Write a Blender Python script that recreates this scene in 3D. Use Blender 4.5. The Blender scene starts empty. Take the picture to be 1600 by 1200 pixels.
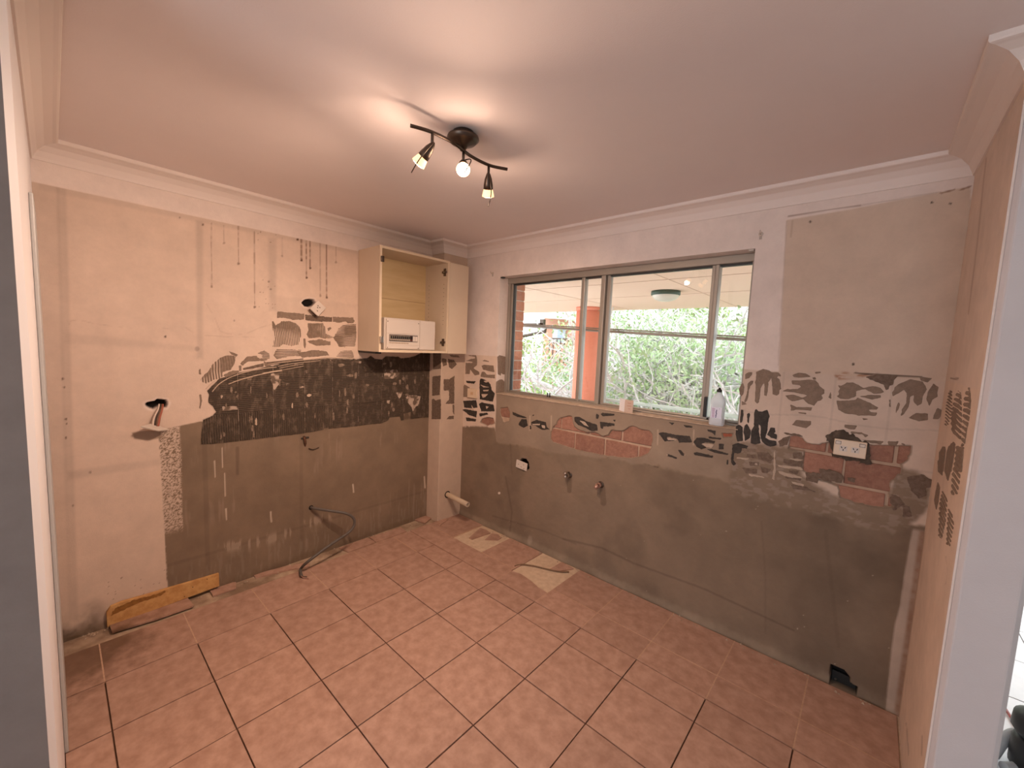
import bpy, math, random
import numpy as np
from mathutils import Vector, Matrix
random.seed(7)
sc = bpy.context.scene
COL = sc.collection
# ------------------------------------------------------------------ camera (solved from the floor tile grid, 333 mm pitch)
YAW, PITCH, ROLL, FPX = math.radians(41.47), math.radians(5.3), math.radians(-2.41), 636.2
CAM = np.array([4.3027, -3.2809, 4.7067]) * 0.333
def _rot(yaw, pitch, roll):
    f = np.array([-math.sin(yaw) * math.cos(pitch), math.cos(yaw) * math.cos(pitch), -math.sin(pitch)])
    r = np.array([math.cos(yaw), math.sin(yaw), 0.0]); d = np.cross(f, r)
    c, s = math.cos(roll), math.sin(roll)
    return np.array([c * r + s * d, -s * r + c * d, f])
RC = _rot(YAW, PITCH, ROLL)
cd = bpy.data.cameras.new('camera'); cd.sensor_width = 36; cd.lens = FPX / 1600 * 36; cd.clip_start = 0.02
cam = bpy.data.objects.new('camera', cd); COL.objects.link(cam)
M = Matrix.Identity(4)
for k in range(3):
    M[k][0] = RC[0][k]; M[k][1] = -RC[1][k]; M[k][2] = -RC[2][k]; M[k][3] = CAM[k]
cam.matrix_world = M
sc.camera = cam
# ------------------------------------------------------------------ world, light, exposure
W = bpy.data.worlds.new('overcast_sky'); sc.world = W; W.use_nodes = True
bg = W.node_tree.nodes['Background']; bg.inputs[0].default_value = (0.86, 0.93, 1.0, 1); bg.inputs[1].default_value = 2.6
sc.view_settings.view_transform = 'Standard'; sc.view_settings.look = 'None'
sc.view_settings.exposure = 0.62; sc.view_settings.gamma = 1.0; sc.view_settings.use_curve_mapping = False
LAMP_W = 46.0; LAMP_SPILL = 1.5; LAMP_COL = (1.0, 0.69, 0.51)
# a pane of pale daylight where the living room's garden doors stand behind the viewer
def area(name, loc, rot, sx, sy, power, col):
    l = bpy.data.lights.new(name, 'AREA'); l.shape = 'RECTANGLE'; l.size = sx; l.size_y = sy; l.energy = power; l.color = col
    o = bpy.data.objects.new(name, l); o.location = loc; o.rotation_euler = rot; COL.objects.link(o); return o
area('daylight_living_doors', (1.4, -4.9, 1.25), (math.radians(90), 0, 0), 3.4, 2.1, 7, (0.93, 0.93, 1.0))
area('daylight_balcony_doors', (3.2, 4.1, 1.2), (math.radians(-90), 0, 0), 2.4, 2.1, 14, (0.9, 0.95, 1.0))
# ------------------------------------------------------------------ pixel helpers: a photo pixel cast onto a real plane of the room
def ray(u, v): return RC.T @ np.array([(u - 800) / FPX, (v - 600) / FPX, 1.0])
def on(u, v, ax, val):
    d = ray(u, v); t = (val - CAM[ax]) / d[ax]; return CAM + t * d
def pxl(X):
    q = (np.asarray(X, float) - CAM) @ RC.T
    return 800 + FPX * q[..., 0] / q[..., 2], 600 + FPX * q[..., 1] / q[..., 2]
def crop(ox, oy, s): return lambda pts: [(ox + s * a, oy + s * b) for a, b in pts]
K1 = crop(1140, 560, .1); K2 = crop(1280, 560, .1); K3 = crop(1400, 560, .15); K4 = crop(1140, 660, .1)
K5 = crop(1280, 660, .1167); K6 = crop(1400, 720, 1 / 6); K7 = crop(700, 540, .11662); K8 = crop(780, 620, .1125)
L1 = crop(940, 640, .1375); L2 = crop(410, 470, .1); L3 = crop(300, 530, .1417); L4 = crop(420, 540, .13333); L5 = crop(550, 540, .11666)
FF = crop(640, 780, .2); FG = crop(80, 860, .2375); C2 = crop(40, 280, .25)
# ------------------------------------------------------------------ noise
def _h(ix, iy, seed):
    n = (ix.astype(np.int64) * 374761393 + iy.astype(np.int64) * 668265263 + seed * 1442695041) & 0x7fffffff
    n = ((n ^ (n >> 13)) * 1274126177) & 0x7fffffff
    return ((n ^ (n >> 16)) & 0xffff) / 65535.0
def vnoise(x, y, seed=0):
    x = np.asarray(x, float); y = np.asarray(y, float)
    ix = np.floor(x); iy = np.floor(y); fx = x - ix; fy = y - iy
    fx = fx * fx * (3 - 2 * fx); fy = fy * fy * (3 - 2 * fy)
    a = _h(ix, iy, seed); b = _h(ix + 1, iy, seed); c = _h(ix, iy + 1, seed); d = _h(ix + 1, iy + 1, seed)
    return (a + (b - a) * fx) * (1 - fy) + (c + (d - c) * fx) * fy
def fbm(x, y, oct=4, seed=0):
    s = 0; a = .5; t = 0
    for k in range(oct):
        s = s + a * vnoise(x * 2 ** k, y * 2 ** k, seed + k * 17); t += a; a *= .5
    return s / t
def sdf(P, X, Y):
    """signed distance to polygon P, positive inside"""
    P = np.asarray(P, float); d = np.full(X.shape, 1e9); ins = np.zeros(X.shape, bool)
    for k in range(len(P)):
        x0, y0 = P[k]; x1, y1 = P[(k + 1) % len(P)]
        ex, ey = x1 - x0, y1 - y0; L = ex * ex + ey * ey + 1e-12
        t = np.clip(((X - x0) * ex + (Y - y0) * ey) / L, 0, 1)
        d = np.minimum(d, (X - x0 - t * ex) ** 2 + (Y - y0 - t * ey) ** 2)
        c = ((y0 > Y) != (y1 > Y))
        with np.errstate(divide='ignore', invalid='ignore'):
            xi = ex * (Y - y0) / (ey if abs(ey) > 1e-12 else 1e-12) + x0
        ins ^= c & (X < xi)
    d = np.sqrt(d); return np.where(ins, d, -d)
def sstep(a, b, x):
    t = np.clip((x - a) / (b - a), 0, 1); return t * t * (3 - 2 * t)
# ------------------------------------------------------------------ materials
MATS = {}
def new_mat(name):
    m = bpy.data.materials.new(name); m.use_nodes = True; MATS[name] = m
    nt = m.node_tree; return m, nt, nt.nodes['Principled BSDF']
def N(nt, t, **kw):
    n = nt.nodes.new(t)
    for k, v in kw.items(): setattr(n, k, v)
    return n
def mat(name, c, rough=.7, c2=None, scale=20, bump=0, bscale=None, metal=0, stretch=None, contrast=(.35, .65), rnd=0, detail=6, spec=.5):
    """plain or two-tone noise material with fine relief, in room coordinates"""
    m, nt, b = new_mat(name); L = nt.links
    b.inputs['Roughness'].default_value = rough; b.inputs['Metallic'].default_value = metal; b.inputs['Base Color'].default_value = (*c, 1)
    b.inputs['Specular IOR Level'].default_value = spec
    geo = N(nt, 'ShaderNodeNewGeometry'); vec = geo.outputs['Position']
    if stretch:
        mp = N(nt, 'ShaderNodeMapping'); mp.inputs['Scale'].default_value = stretch; L.new(vec, mp.inputs[0]); vec = mp.outputs[0]
    colout = None
    if c2:
        nz = N(nt, 'ShaderNodeTexNoise'); nz.inputs['Scale'].default_value = scale; nz.inputs['Detail'].default_value = detail; nz.inputs['Roughness'].default_value = .62; L.new(vec, nz.inputs['Vector'])
        r = N(nt, 'ShaderNodeValToRGB'); r.color_ramp.elements[0].position = contrast[0]; r.color_ramp.elements[1].position = contrast[1]
        r.color_ramp.elements[0].color = (*c, 1); r.color_ramp.elements[1].color = (*c2, 1)
        L.new(nz.outputs['Fac'], r.inputs[0]); colout = r.outputs[0]
    if rnd:
        oi = N(nt, 'ShaderNodeObjectInfo'); mr = N(nt, 'ShaderNodeMapRange'); mr.inputs[3].default_value = 1 - rnd; mr.inputs[4].default_value = 1 + rnd
        L.new(oi.outputs['Random'], mr.inputs[0]); hs = N(nt, 'ShaderNodeHueSaturation'); L.new(mr.outputs[0], hs.inputs['Value'])
        if colout: L.new(colout, hs.inputs['Color'])
        else: hs.inputs['Color'].default_value = (*c, 1)
        colout = hs.outputs[0]
    if colout: L.new(colout, b.inputs['Base Color'])
    if bump:
        n2 = N(nt, 'ShaderNodeTexNoise'); n2.inputs['Scale'].default_value = bscale or scale * 6; n2.inputs['Detail'].default_value = 5; L.new(vec, n2.inputs['Vector'])
        bp = N(nt, 'ShaderNodeBump'); bp.inputs['Strength'].default_value = 1; bp.inputs['Distance'].default_value = bump; L.new(n2.outputs['Fac'], bp.inputs['Height']); L.new(bp.outputs[0], b.inputs['Normal'])
    return m
def emis(name, c, s):
    m, nt, b = new_mat(name); b.inputs['Base Color'].default_value = (*c, 1); b.inputs['Emission Color'].default_value = (*c, 1); b.inputs['Emission Strength'].default_value = s; return m
def glass(name, tint=(1, 1, 1), thin=True, rough=0.0):
    m, nt, b = new_mat(name); L = nt.links
    out = nt.nodes['Material Output']
    if thin:
        tr = N(nt, 'ShaderNodeBsdfTransparent'); tr.inputs[0].default_value = (*tint, 1); gl = N(nt, 'ShaderNodeBsdfGlossy'); gl.inputs['Roughness'].default_value = rough
        fr = N(nt, 'ShaderNodeFresnel'); fr.inputs[0].default_value = 1.45; mx = N(nt, 'ShaderNodeMixShader')
        L.new(fr.outputs[0], mx.inputs[0]); L.new(tr.outputs[0], mx.inputs[1]); L.new(gl.outputs[0], mx.inputs[2]); L.new(mx.outputs[0], out.inputs[0])
    else:
        b.inputs['Transmission Weight'].default_value = 1; b.inputs['Base Color'].default_value = (*tint, 1); b.inputs['Roughness'].default_value = rough; b.inputs['IOR'].default_value = 1.3
    return m
def attr_mat(name, rough=.85, bump=.0006, bscale=160, var=.08):
    """wall material: own paint/render colours stored per vertex, with fine grain on top"""
    m, nt, b = new_mat(name); L = nt.links; b.inputs['Roughness'].default_value = rough; b.inputs['Specular IOR Level'].default_value = .25
    a = N(nt, 'ShaderNodeAttribute', attribute_name='albedo'); geo = N(nt, 'ShaderNodeNewGeometry')
    nz = N(nt, 'ShaderNodeTexNoise'); nz.inputs['Scale'].default_value = 9; nz.inputs['Detail'].default_value = 9; nz.inputs['Roughness'].default_value = .7; L.new(geo.outputs['Position'], nz.inputs['Vector'])
    mr = N(nt, 'ShaderNodeMapRange'); mr.inputs[1].default_value = .3; mr.inputs[2].default_value = .7; mr.inputs[3].default_value = 1 - var; mr.inputs[4].default_value = 1 + var; L.new(nz.outputs['Fac'], mr.inputs[0])
    hs = N(nt, 'ShaderNodeHueSaturation'); L.new(a.outputs['Color'], hs.inputs['Color']); L.new(mr.outputs[0], hs.inputs['Value']); L.new(hs.outputs[0], b.inputs['Base Color'])
    n2 = N(nt, 'ShaderNodeTexNoise'); n2.inputs['Scale'].default_value = bscale; n2.inputs['Detail'].default_value = 4; L.new(geo.outputs['Position'], n2.inputs['Vector'])
    bp = N(nt, 'ShaderNodeBump'); bp.inputs['Distance'].default_value = bump; L.new(n2.outputs['Fac'], bp.inputs['Height']); L.new(bp.outputs[0], b.inputs['Normal'])
    return m
# linear albedos
CREAM = np.array([.66, .52, .425]); WHITE = np.array([.74, .64, .585]); TAN = np.array([.59, .465, .37]); PLAS = np.array([.60, .48, .395])
REND = np.array([.220, .160, .113]); SKIM = np.array([.285, .216, .160]); GREY = np.array([.205, .148, .110]); DARK = np.array([.060, .041, .027])
m_wall = attr_mat('painted_and_rendered_wall')
m_white = mat('white_wall_paint', tuple(WHITE), .8, tuple(WHITE * .95), 4, .0003, 200)
m_ceil = mat('ceiling_paint', (.82, .73, .705), .85, (.80, .71, .685), 3, .0004, 240)
m_corn = mat('cornice_paint', (.78, .69, .64), .7)
m_endw = mat('grey_white_end_paint', (.58, .55, .56), .8, (.55, .52, .53), 5, .0004, 220)
m_dark_end = mat('shaded_end_tone', (.30, .265, .25), .8, (.25, .22, .21), 6, .0004, 150)  # dimness of the blunt left wall end put into its colour
m_trimgrey = mat('grey_gloss_trim', (.5, .5, .49), .4)
m_grey = mat('grey_tile_adhesive', tuple(GREY), .9, tuple(GREY * 1.3), 60, .0012, 260)
m_mid = mat('brown_tile_adhesive', (.125, .083, .058), .9, (.195, .14, .105), 70, .0012, 260)
m_dark = mat('dark_tile_adhesive', tuple(DARK), .8, (.19, .14, .10), 24, .0012, 300, contrast=(.50, .80), detail=10, stretch=(1, 1.3, .7))
def ridged(src, name, axis):
    m = src.copy(); m.name = name; nt = m.node_tree; b = nt.nodes['Principled BSDF']; s_ = b.inputs['Base Color'].links[0].from_socket
    geo = N(nt, 'ShaderNodeNewGeometry'); w = N(nt, 'ShaderNodeTexWave', bands_direction=axis); w.inputs['Scale'].default_value = 26; w.inputs['Distortion'].default_value = 2.2; w.inputs['Detail'].default_value = 3; w.inputs['Detail Scale'].default_value = 3
    nt.links.new(geo.outputs['Position'], w.inputs['Vector']); mr = N(nt, 'ShaderNodeMapRange'); mr.inputs[3].default_value = .68; mr.inputs[4].default_value = 1.35; nt.links.new(w.outputs['Fac'], mr.inputs[0])
    hs = N(nt, 'ShaderNodeHueSaturation'); nt.links.new(s_, hs.inputs['Color']); nt.links.new(mr.outputs[0], hs.inputs['Value']); nt.links.new(hs.outputs[0], b.inputs['Base Color']); return m
m_dark_h = ridged(m_dark, 'dark_adhesive_combed_across', 'Z'); m_dark_v = ridged(m_dark, 'dark_adhesive_combed_down', 'Y')
m_black = mat('black_bitumen_adhesive', (.022, .017, .013), .7, (.05, .038, .03), 60, .0015, 220)
m_creamridge = mat('cream_plaster_ridge', (.60, .46, .35), .85, (.50, .38, .29), 80)
m_patchB = mat('pale_plaster_island', (.50, .39, .30), .9, (.42, .32, .25), 60, .0006, 200)
m_brick = mat('salmon_brick', (.36, .185, .13), .9, (.27, .13, .09), 45, .0025, 120, rnd=.13)
m_brick_out = mat('outdoor_brick', (.55, .23, .14), .9, (.42, .17, .11), 40, .002, 120, rnd=.12)
m_tile = mat('terracotta_floor_tile', (.475, .300, .230), .42, (.36, .212, .158), 18, .0003, 90, contrast=(.36, .64), rnd=.06, detail=9, spec=.35)
nt = m_tile.node_tree; Lk = nt.links; b = nt.nodes['Principled BSDF']; src = b.inputs['Base Color'].links[0].from_socket
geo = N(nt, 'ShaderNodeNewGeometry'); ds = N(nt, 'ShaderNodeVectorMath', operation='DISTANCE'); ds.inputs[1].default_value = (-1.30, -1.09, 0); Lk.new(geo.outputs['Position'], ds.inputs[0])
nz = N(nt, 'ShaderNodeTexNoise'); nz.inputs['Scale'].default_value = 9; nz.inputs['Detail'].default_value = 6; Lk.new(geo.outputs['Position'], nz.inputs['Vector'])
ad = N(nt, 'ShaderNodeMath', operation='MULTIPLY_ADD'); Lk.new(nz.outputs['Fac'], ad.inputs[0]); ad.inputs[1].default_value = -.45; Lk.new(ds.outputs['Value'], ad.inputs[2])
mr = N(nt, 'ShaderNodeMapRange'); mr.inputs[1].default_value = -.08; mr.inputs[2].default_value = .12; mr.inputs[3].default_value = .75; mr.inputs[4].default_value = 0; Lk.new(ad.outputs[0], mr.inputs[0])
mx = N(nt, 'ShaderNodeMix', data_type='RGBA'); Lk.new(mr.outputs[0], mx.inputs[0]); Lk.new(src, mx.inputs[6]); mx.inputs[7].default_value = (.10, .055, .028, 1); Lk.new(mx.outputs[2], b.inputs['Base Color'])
m_wtile = mat('white_floor_tile', (.72, .72, .73), .35, (.66, .66, .67), 8, rnd=.04)
m_screed = mat('sandy_screed', (.42, .32, .20), .95, (.55, .43, .28), 26, .004, 130)
m_mdf = mat('raw_particle_board', (.62, .36, .14), .8, (.50, .26, .09), 20, .001, 150, contrast=(.4, .6))
m_cab = mat('cream_melamine', (.64, .525, .40), .45, (.61, .50, .38), 5)
m_cabback = mat('yellowed_plywood', (.62, .47, .26), .6, (.55, .40, .21), 5, stretch=(1, .6, 4))
m_cabedge = mat('pale_wood_edge', (.66, .53, .38), .6)
m_metal = mat('worn_chrome', (.55, .52, .48), .28, metal=1)
m_dmetal = mat('dark_bronze_metal', (.10, .075, .06), .35, metal=.9)
m_blackp = mat('black_plastic', (.012, .012, .012), .45)
m_void = mat('unlit_cavity', (.006, .005, .004), .9)
m_plastic = mat('ivory_plastic', (.70, .55, .40), .4)
m_wplastic = mat('white_plastic', (.62, .54, .47), .4)
m_alu = mat('bronze_aluminium', (.34, .30, .255), .4, metal=.35)
m_aludark = mat('dark_window_seal', (.03, .028, .026), .5)
m_sill = mat('dusty_plaster_sill', (.55, .42, .32), .85, (.38, .28, .2), 30, .001, 120)
m_glass = glass('window_pane_glass')
m_soffit = mat('peach_soffit', (.90, .66, .51), .9, (.88, .64, .49), 3)
m_salmon = mat('salmon_column_paint', (.78, .27, .17), .8, (.72, .24, .15), 60, .002, 120)
m_greenr = mat('pale_green_railing', (.52, .60, .53), .5)
m_dgreen = mat('dark_green_lamp_ring', (.03, .075, .05), .5)
m_opal = mat('opal_lamp_bowl', (.72, .68, .58), .25)
m_house = mat('neighbour_brick', (.60, .31, .22), .9, (.53, .26, .18), 5)
m_fascia = mat('white_fascia', (.8, .76, .68), .7)
m_roof = mat('roof_tile', (.33, .2, .16), .9)
m_wood = mat('dusty_grey_hose', (.10, .085, .075), .55)
m_pvc = mat('beige_pvc', (.52, .40, .28), .5)
m_copper = mat('tarnished_copper', (.55, .32, .24), .4, (.62, .42, .36), 90, metal=.7)
m_bark = mat('pale_grey_bark', (.88, .85, .84), .9, (.62, .57, .56), 10)
def leafmat(n, a, b): return mat(n, a, .7, b, 1.6, contrast=(.3, .7))
m_leaf1 = leafmat('yellow_green_leaf', (.54, .64, .22), (.30, .44, .14)); m_leaf2 = leafmat('soft_green_leaf', (.32, .50, .22), (.54, .64, .40)); m_leaf3 = leafmat('grey_green_leaf', (.52, .58, .48), (.68, .70, .64))
# ------------------------------------------------------------------ mesh helpers
def mesh_obj(name, V, F, m=None, parent=None, smooth=False, base=None):
    me = bpy.data.meshes.new(name); me.from_pydata([tuple(map(float, v)) for v in V], [], [tuple(int(i) for i in f) for f in F])
    if m: me.materials.append(m)
    if smooth: me.polygons.foreach_set('use_smooth', [True] * len(me.polygons))
    me.update(); o = bpy.data.objects.new(name, me); COL.objects.link(o)
    if parent: par(o, parent)
    return o
def par(o, p):
    o.parent = p
    if p.type == 'EMPTY': o.matrix_parent_inverse = Matrix.Translation(-Vector(p.location))
def thing(name, loc, label, cat, group=None):
    e = bpy.data.objects.new(name, None); e.location = loc; e.empty_display_size = .05; COL.objects.link(e); return tag(e, label, cat, group)
def tag(o, label, cat, group=None):
    o['label'] = label; o['category'] = cat
    if group: o['group'] = group
    return o
def struct(o, label=None):
    o['kind'] = 'structure'
    if label: o['label'] = label
    return o
class MB:
    def __init__(s): s.v = []; s.f = []
    def add(s, V, F):
        n = len(s.v); s.v += [tuple(map(float, v)) for v in V]; s.f += [tuple(i + n for i in f) for f in F]; return s
    def box(s, x0, x1, y0, y1, z0, z1):
        return s.add([(x0, y0, z0), (x1, y0, z0), (x1, y1, z0), (x0, y1, z0), (x0, y0, z1), (x1, y0, z1), (x1, y1, z1), (x0, y1, z1)],
                     [(3, 2, 1, 0), (4, 5, 6, 7), (0, 1, 5, 4), (1, 2, 6, 5), (2, 3, 7, 6), (3, 0, 4, 7)])
    def prism(s, poly, ax, a, b):
        """poly in the two other axes (cyclic order kept), extruded along ax from a to b"""
        n = len(poly); V = []
        for t in (a, b):
            for p in poly: V.append((t, p[0], p[1]) if ax == 0 else (p[0], t, p[1]) if ax == 1 else (p[0], p[1], t))
        return s.add(V, [tuple(range(n)), tuple(range(2 * n - 1, n - 1, -1))] + [(i, i + n, (i + 1) % n + n, (i + 1) % n) for i in range(n)])
    def tube(s, path, r, n=10, cap=True):
        P = [Vector(p) for p in path]; R = r if isinstance(r, (list, tuple)) else [r] * len(P)
        V = []; F = []; up = None
        for i, p in enumerate(P):
            t = (P[min(i + 1, len(P) - 1)] - P[max(i - 1, 0)]).normalized()
            if up is None: up = t.orthogonal().normalized()
            u = (up - t * up.dot(t)).normalized(); up = u; w = t.cross(u)
            for k in range(n):
                a = 2 * math.pi * k / n; V.append(p + (u * math.cos(a) + w * math.sin(a)) * R[i])
        for i in range(len(P) - 1):
            for k in range(n): F.append((i * n + k, i * n + (k + 1) % n, (i + 1) * n + (k + 1) % n, (i + 1) * n + k))
        if cap: F.append(tuple(range(n - 1, -1, -1))); F.append(tuple((len(P) - 1) * n + k for k in range(n)))
        return s.add(V, F)
    def lathe(s, prof, c, axis=(0, 0, 1), n=24, arc=1.0):
        """prof: (radius, height along axis)"""
        A = Vector(axis).normalized(); u = A.orthogonal().normalized(); w = A.cross(u); c = Vector(c); V = []; F = []
        for r, h in prof:
            for k in range(n):
                a = 2 * math.pi * k / n; V.append(c + A * h + (u * math.cos(a) + w * math.sin(a)) * max(r, 1e-5))
        for i in range(len(prof) - 1):
            for k in range(n): F.append((i * n + k, i * n + (k + 1) % n, (i + 1) * n + (k + 1) % n, (i + 1) * n + k))
        return s.add(V, F)
    def build(s, name, m, parent=None, smooth=False, bevel=0, seg=2):
        o = mesh_obj(name, s.v, s.f, m, parent, smooth)
        if bevel:
            b = o.modifiers.new('bevel', 'BEVEL'); b.width = bevel; b.segments = seg; b.limit_method = 'ANGLE'
        return o
def smooth_path(pts, n=8):
    P = [Vector(p) for p in pts]; out = []
    for i in range(len(P) - 1):
        p0 = P[max(i - 1, 0)]; p1 = P[i]; p2 = P[i + 1]; p3 = P[min(i + 2, len(P) - 1)]
        for k in range(n):
            t = k / n; out.append(.5 * ((2 * p1) + (p2 - p0) * t + (2 * p0 - 5 * p1 + 4 * p2 - p3) * t * t + (3 * p1 - p0 - 3 * p2 + p3) * t ** 3))
    out.append(P[-1]); return out
# ------------------------------------------------------------------ room numbers (metres)
XA, YB, XC, YD, ZC = -1.475, 1.36, 1.66, -1.125, 2.405
PX, PY = -1.315, 1.10            # corner pipe box faces
WX0, WX1, WZ0, WZ1 = -.912, .915, 1.165, 2.127   # window opening
YE = .62; XC2 = 1.795            # end of the right nib wall
# ------------------------------------------------------------------ walls as relief grids carrying their own colours
def grid_wall(name, axis, val, nrm, S, T, paint, hole=None, back=.10):
    """axis 0: plane x=val over (y,z); axis 1: plane y=val over (x,z). nrm = room side sign"""
    nS, nT = len(S), len(T); A, B = np.meshgrid(S, T, indexing='ij')
    P = np.zeros((nS, nT, 3)); P[..., axis] = val; P[..., 1 - axis] = A; P[..., 2] = B
    U, V_ = pxl(P); col, h = paint(A, B, U, V_)
    P[..., axis] += nrm * h
    idx = np.arange(nS * nT).reshape(nS, nT)
    Q = np.stack([idx[:-1, :-1], idx[1:, :-1], idx[1:, 1:], idx[:-1, 1:]], -1).reshape(-1, 4)
    if hole is not None:
        cA = .5 * (A[:-1, :-1] + A[1:, 1:]).ravel(); cB = .5 * (B[:-1, :-1] + B[1:, 1:]).ravel()
        Q = Q[~((cA > hole[0]) & (cA < hole[1]) & (cB > hole[2]) & (cB < hole[3]))]
    if (nrm > 0) == (axis == 1): Q = Q[:, ::-1]
    Vv = P.reshape(-1, 3); n0 = len(Vv)
    def pt(a, b, d): return (val - nrm * d, a, b) if axis == 0 else (a, val - nrm * d, b)
    ex = []; ef = []
    def quad(p): ex.extend(p); k = n0 + len(ex) - 4; ef.append((k, k + 1, k + 2, k + 3))
    s0, s1, t0, t1 = S[0], S[-1], T[0], T[-1]
    for (a, b), (c, d) in (((s0, t0), (s1, t0)), ((s1, t0), (s1, t1)), ((s1, t1), (s0, t1)), ((s0, t1), (s0, t0))):
        quad([pt(a, b, 0), pt(c, d, 0), pt(c, d, back), pt(a, b, back)])
    if hole is None: quad([pt(s0, t0, back), pt(s1, t0, back), pt(s1, t1, back), pt(s0, t1, back)])
    else:
        a0, a1, b0, b1 = hole
        for r in ((s0, a0, t0, t1), (a1, s1, t0, t1), (a0, a1, t0, b0), (a0, a1, b1, t1)):
            quad([pt(r[0], r[2], back), pt(r[1], r[2], back), pt(r[1], r[3], back), pt(r[0], r[3], back)])
        for (a, b), (c, d) in (((a0, b0), (a1, b0)), ((a1, b0), (a1, b1)), ((a1, b1), (a0, b1)), ((a0, b1), (a0, b0))):
            quad([pt(a, b, 0), pt(c, d, 0), pt(c, d, back), pt(a, b, back)])
    allv = np.vstack([Vv, np.array(ex)]); me = bpy.data.meshes.new(name)
    nq = len(Q) + len(ef); loops = np.vstack([Q, np.array(ef)]).astype(np.int32)
    me.vertices.add(len(allv)); me.vertices.foreach_set('co', allv.astype(np.float32).ravel())
    me.loops.add(nq * 4); me.loops.foreach_set('vertex_index', loops.ravel())
    me.polygons.add(nq); me.polygons.foreach_set('loop_start', np.arange(0, nq * 4, 4, dtype=np.int32))
    me.update(calc_edges=True); me.validate()
    at = me.attributes.new('albedo', 'FLOAT_COLOR', 'POINT')
    cc = np.ones((len(allv), 4), np.float32); cc[:n0, :3] = np.clip(col.reshape(-1, 3), 0.004, .95); cc[n0:, :3] = WHITE * .95
    at.data.foreach_set('color', cc.ravel()); me.materials.append(m_wall)
    o = bpy.data.objects.new(name, me); COL.objects.link(o); return struct(o)
def lay(col, mask, c): return col * (1 - mask[..., None]) + np.asarray(c) * mask[..., None]
def line_mask(U, V, pts, w):
    d = np.full(U.shape, 1e9)
    for (x0, y0), (x1, y1) in zip(pts[:-1], pts[1:]):
        ex, ey = x1 - x0, y1 - y0; t = np.clip(((U - x0) * ex + (V - y0) * ey) / (ex * ex + ey * ey + 1e-9), 0, 1)
        d = np.minimum(d, np.hypot(U - x0 - t * ex, V - y0 - t * ey))
    return 1 - sstep(w * .5, w * .5 + 1.0, d)
def poly_mask(U, V, pts, soft=1.5): return sstep(-soft, soft, sdf(pts, U, V))
ARC = L3([(170, 570), (215, 520), (300, 440), (500, 375), (800, 310), (988, 275)]) + L4([(0, 210), (300, 185), (700, 152), (1040, 165)]) + L5([(0, 180), (200, 170), (250, 135), (300, 175), (400, 190), (450, 145), (620, 150), (660, 172), (770, 160), (850, 138), (920, 100), (1050, 100)])
DBOT = L5([(1050, 960), (930, 965), (760, 985), (660, 1005), (640, 950), (500, 960), (480, 1000), (400, 1040), (200, 1060), (0, 1085)]) + L4([(740, 970), (400, 1030), (0, 1075)]) + L3([(890, 1080), (520, 1120), (270, 1150), (95, 1160), (120, 890), (230, 840), (265, 800), (230, 740), (180, 700), (190, 610)])
DARKPOLY = ARC + DBOT
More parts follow.
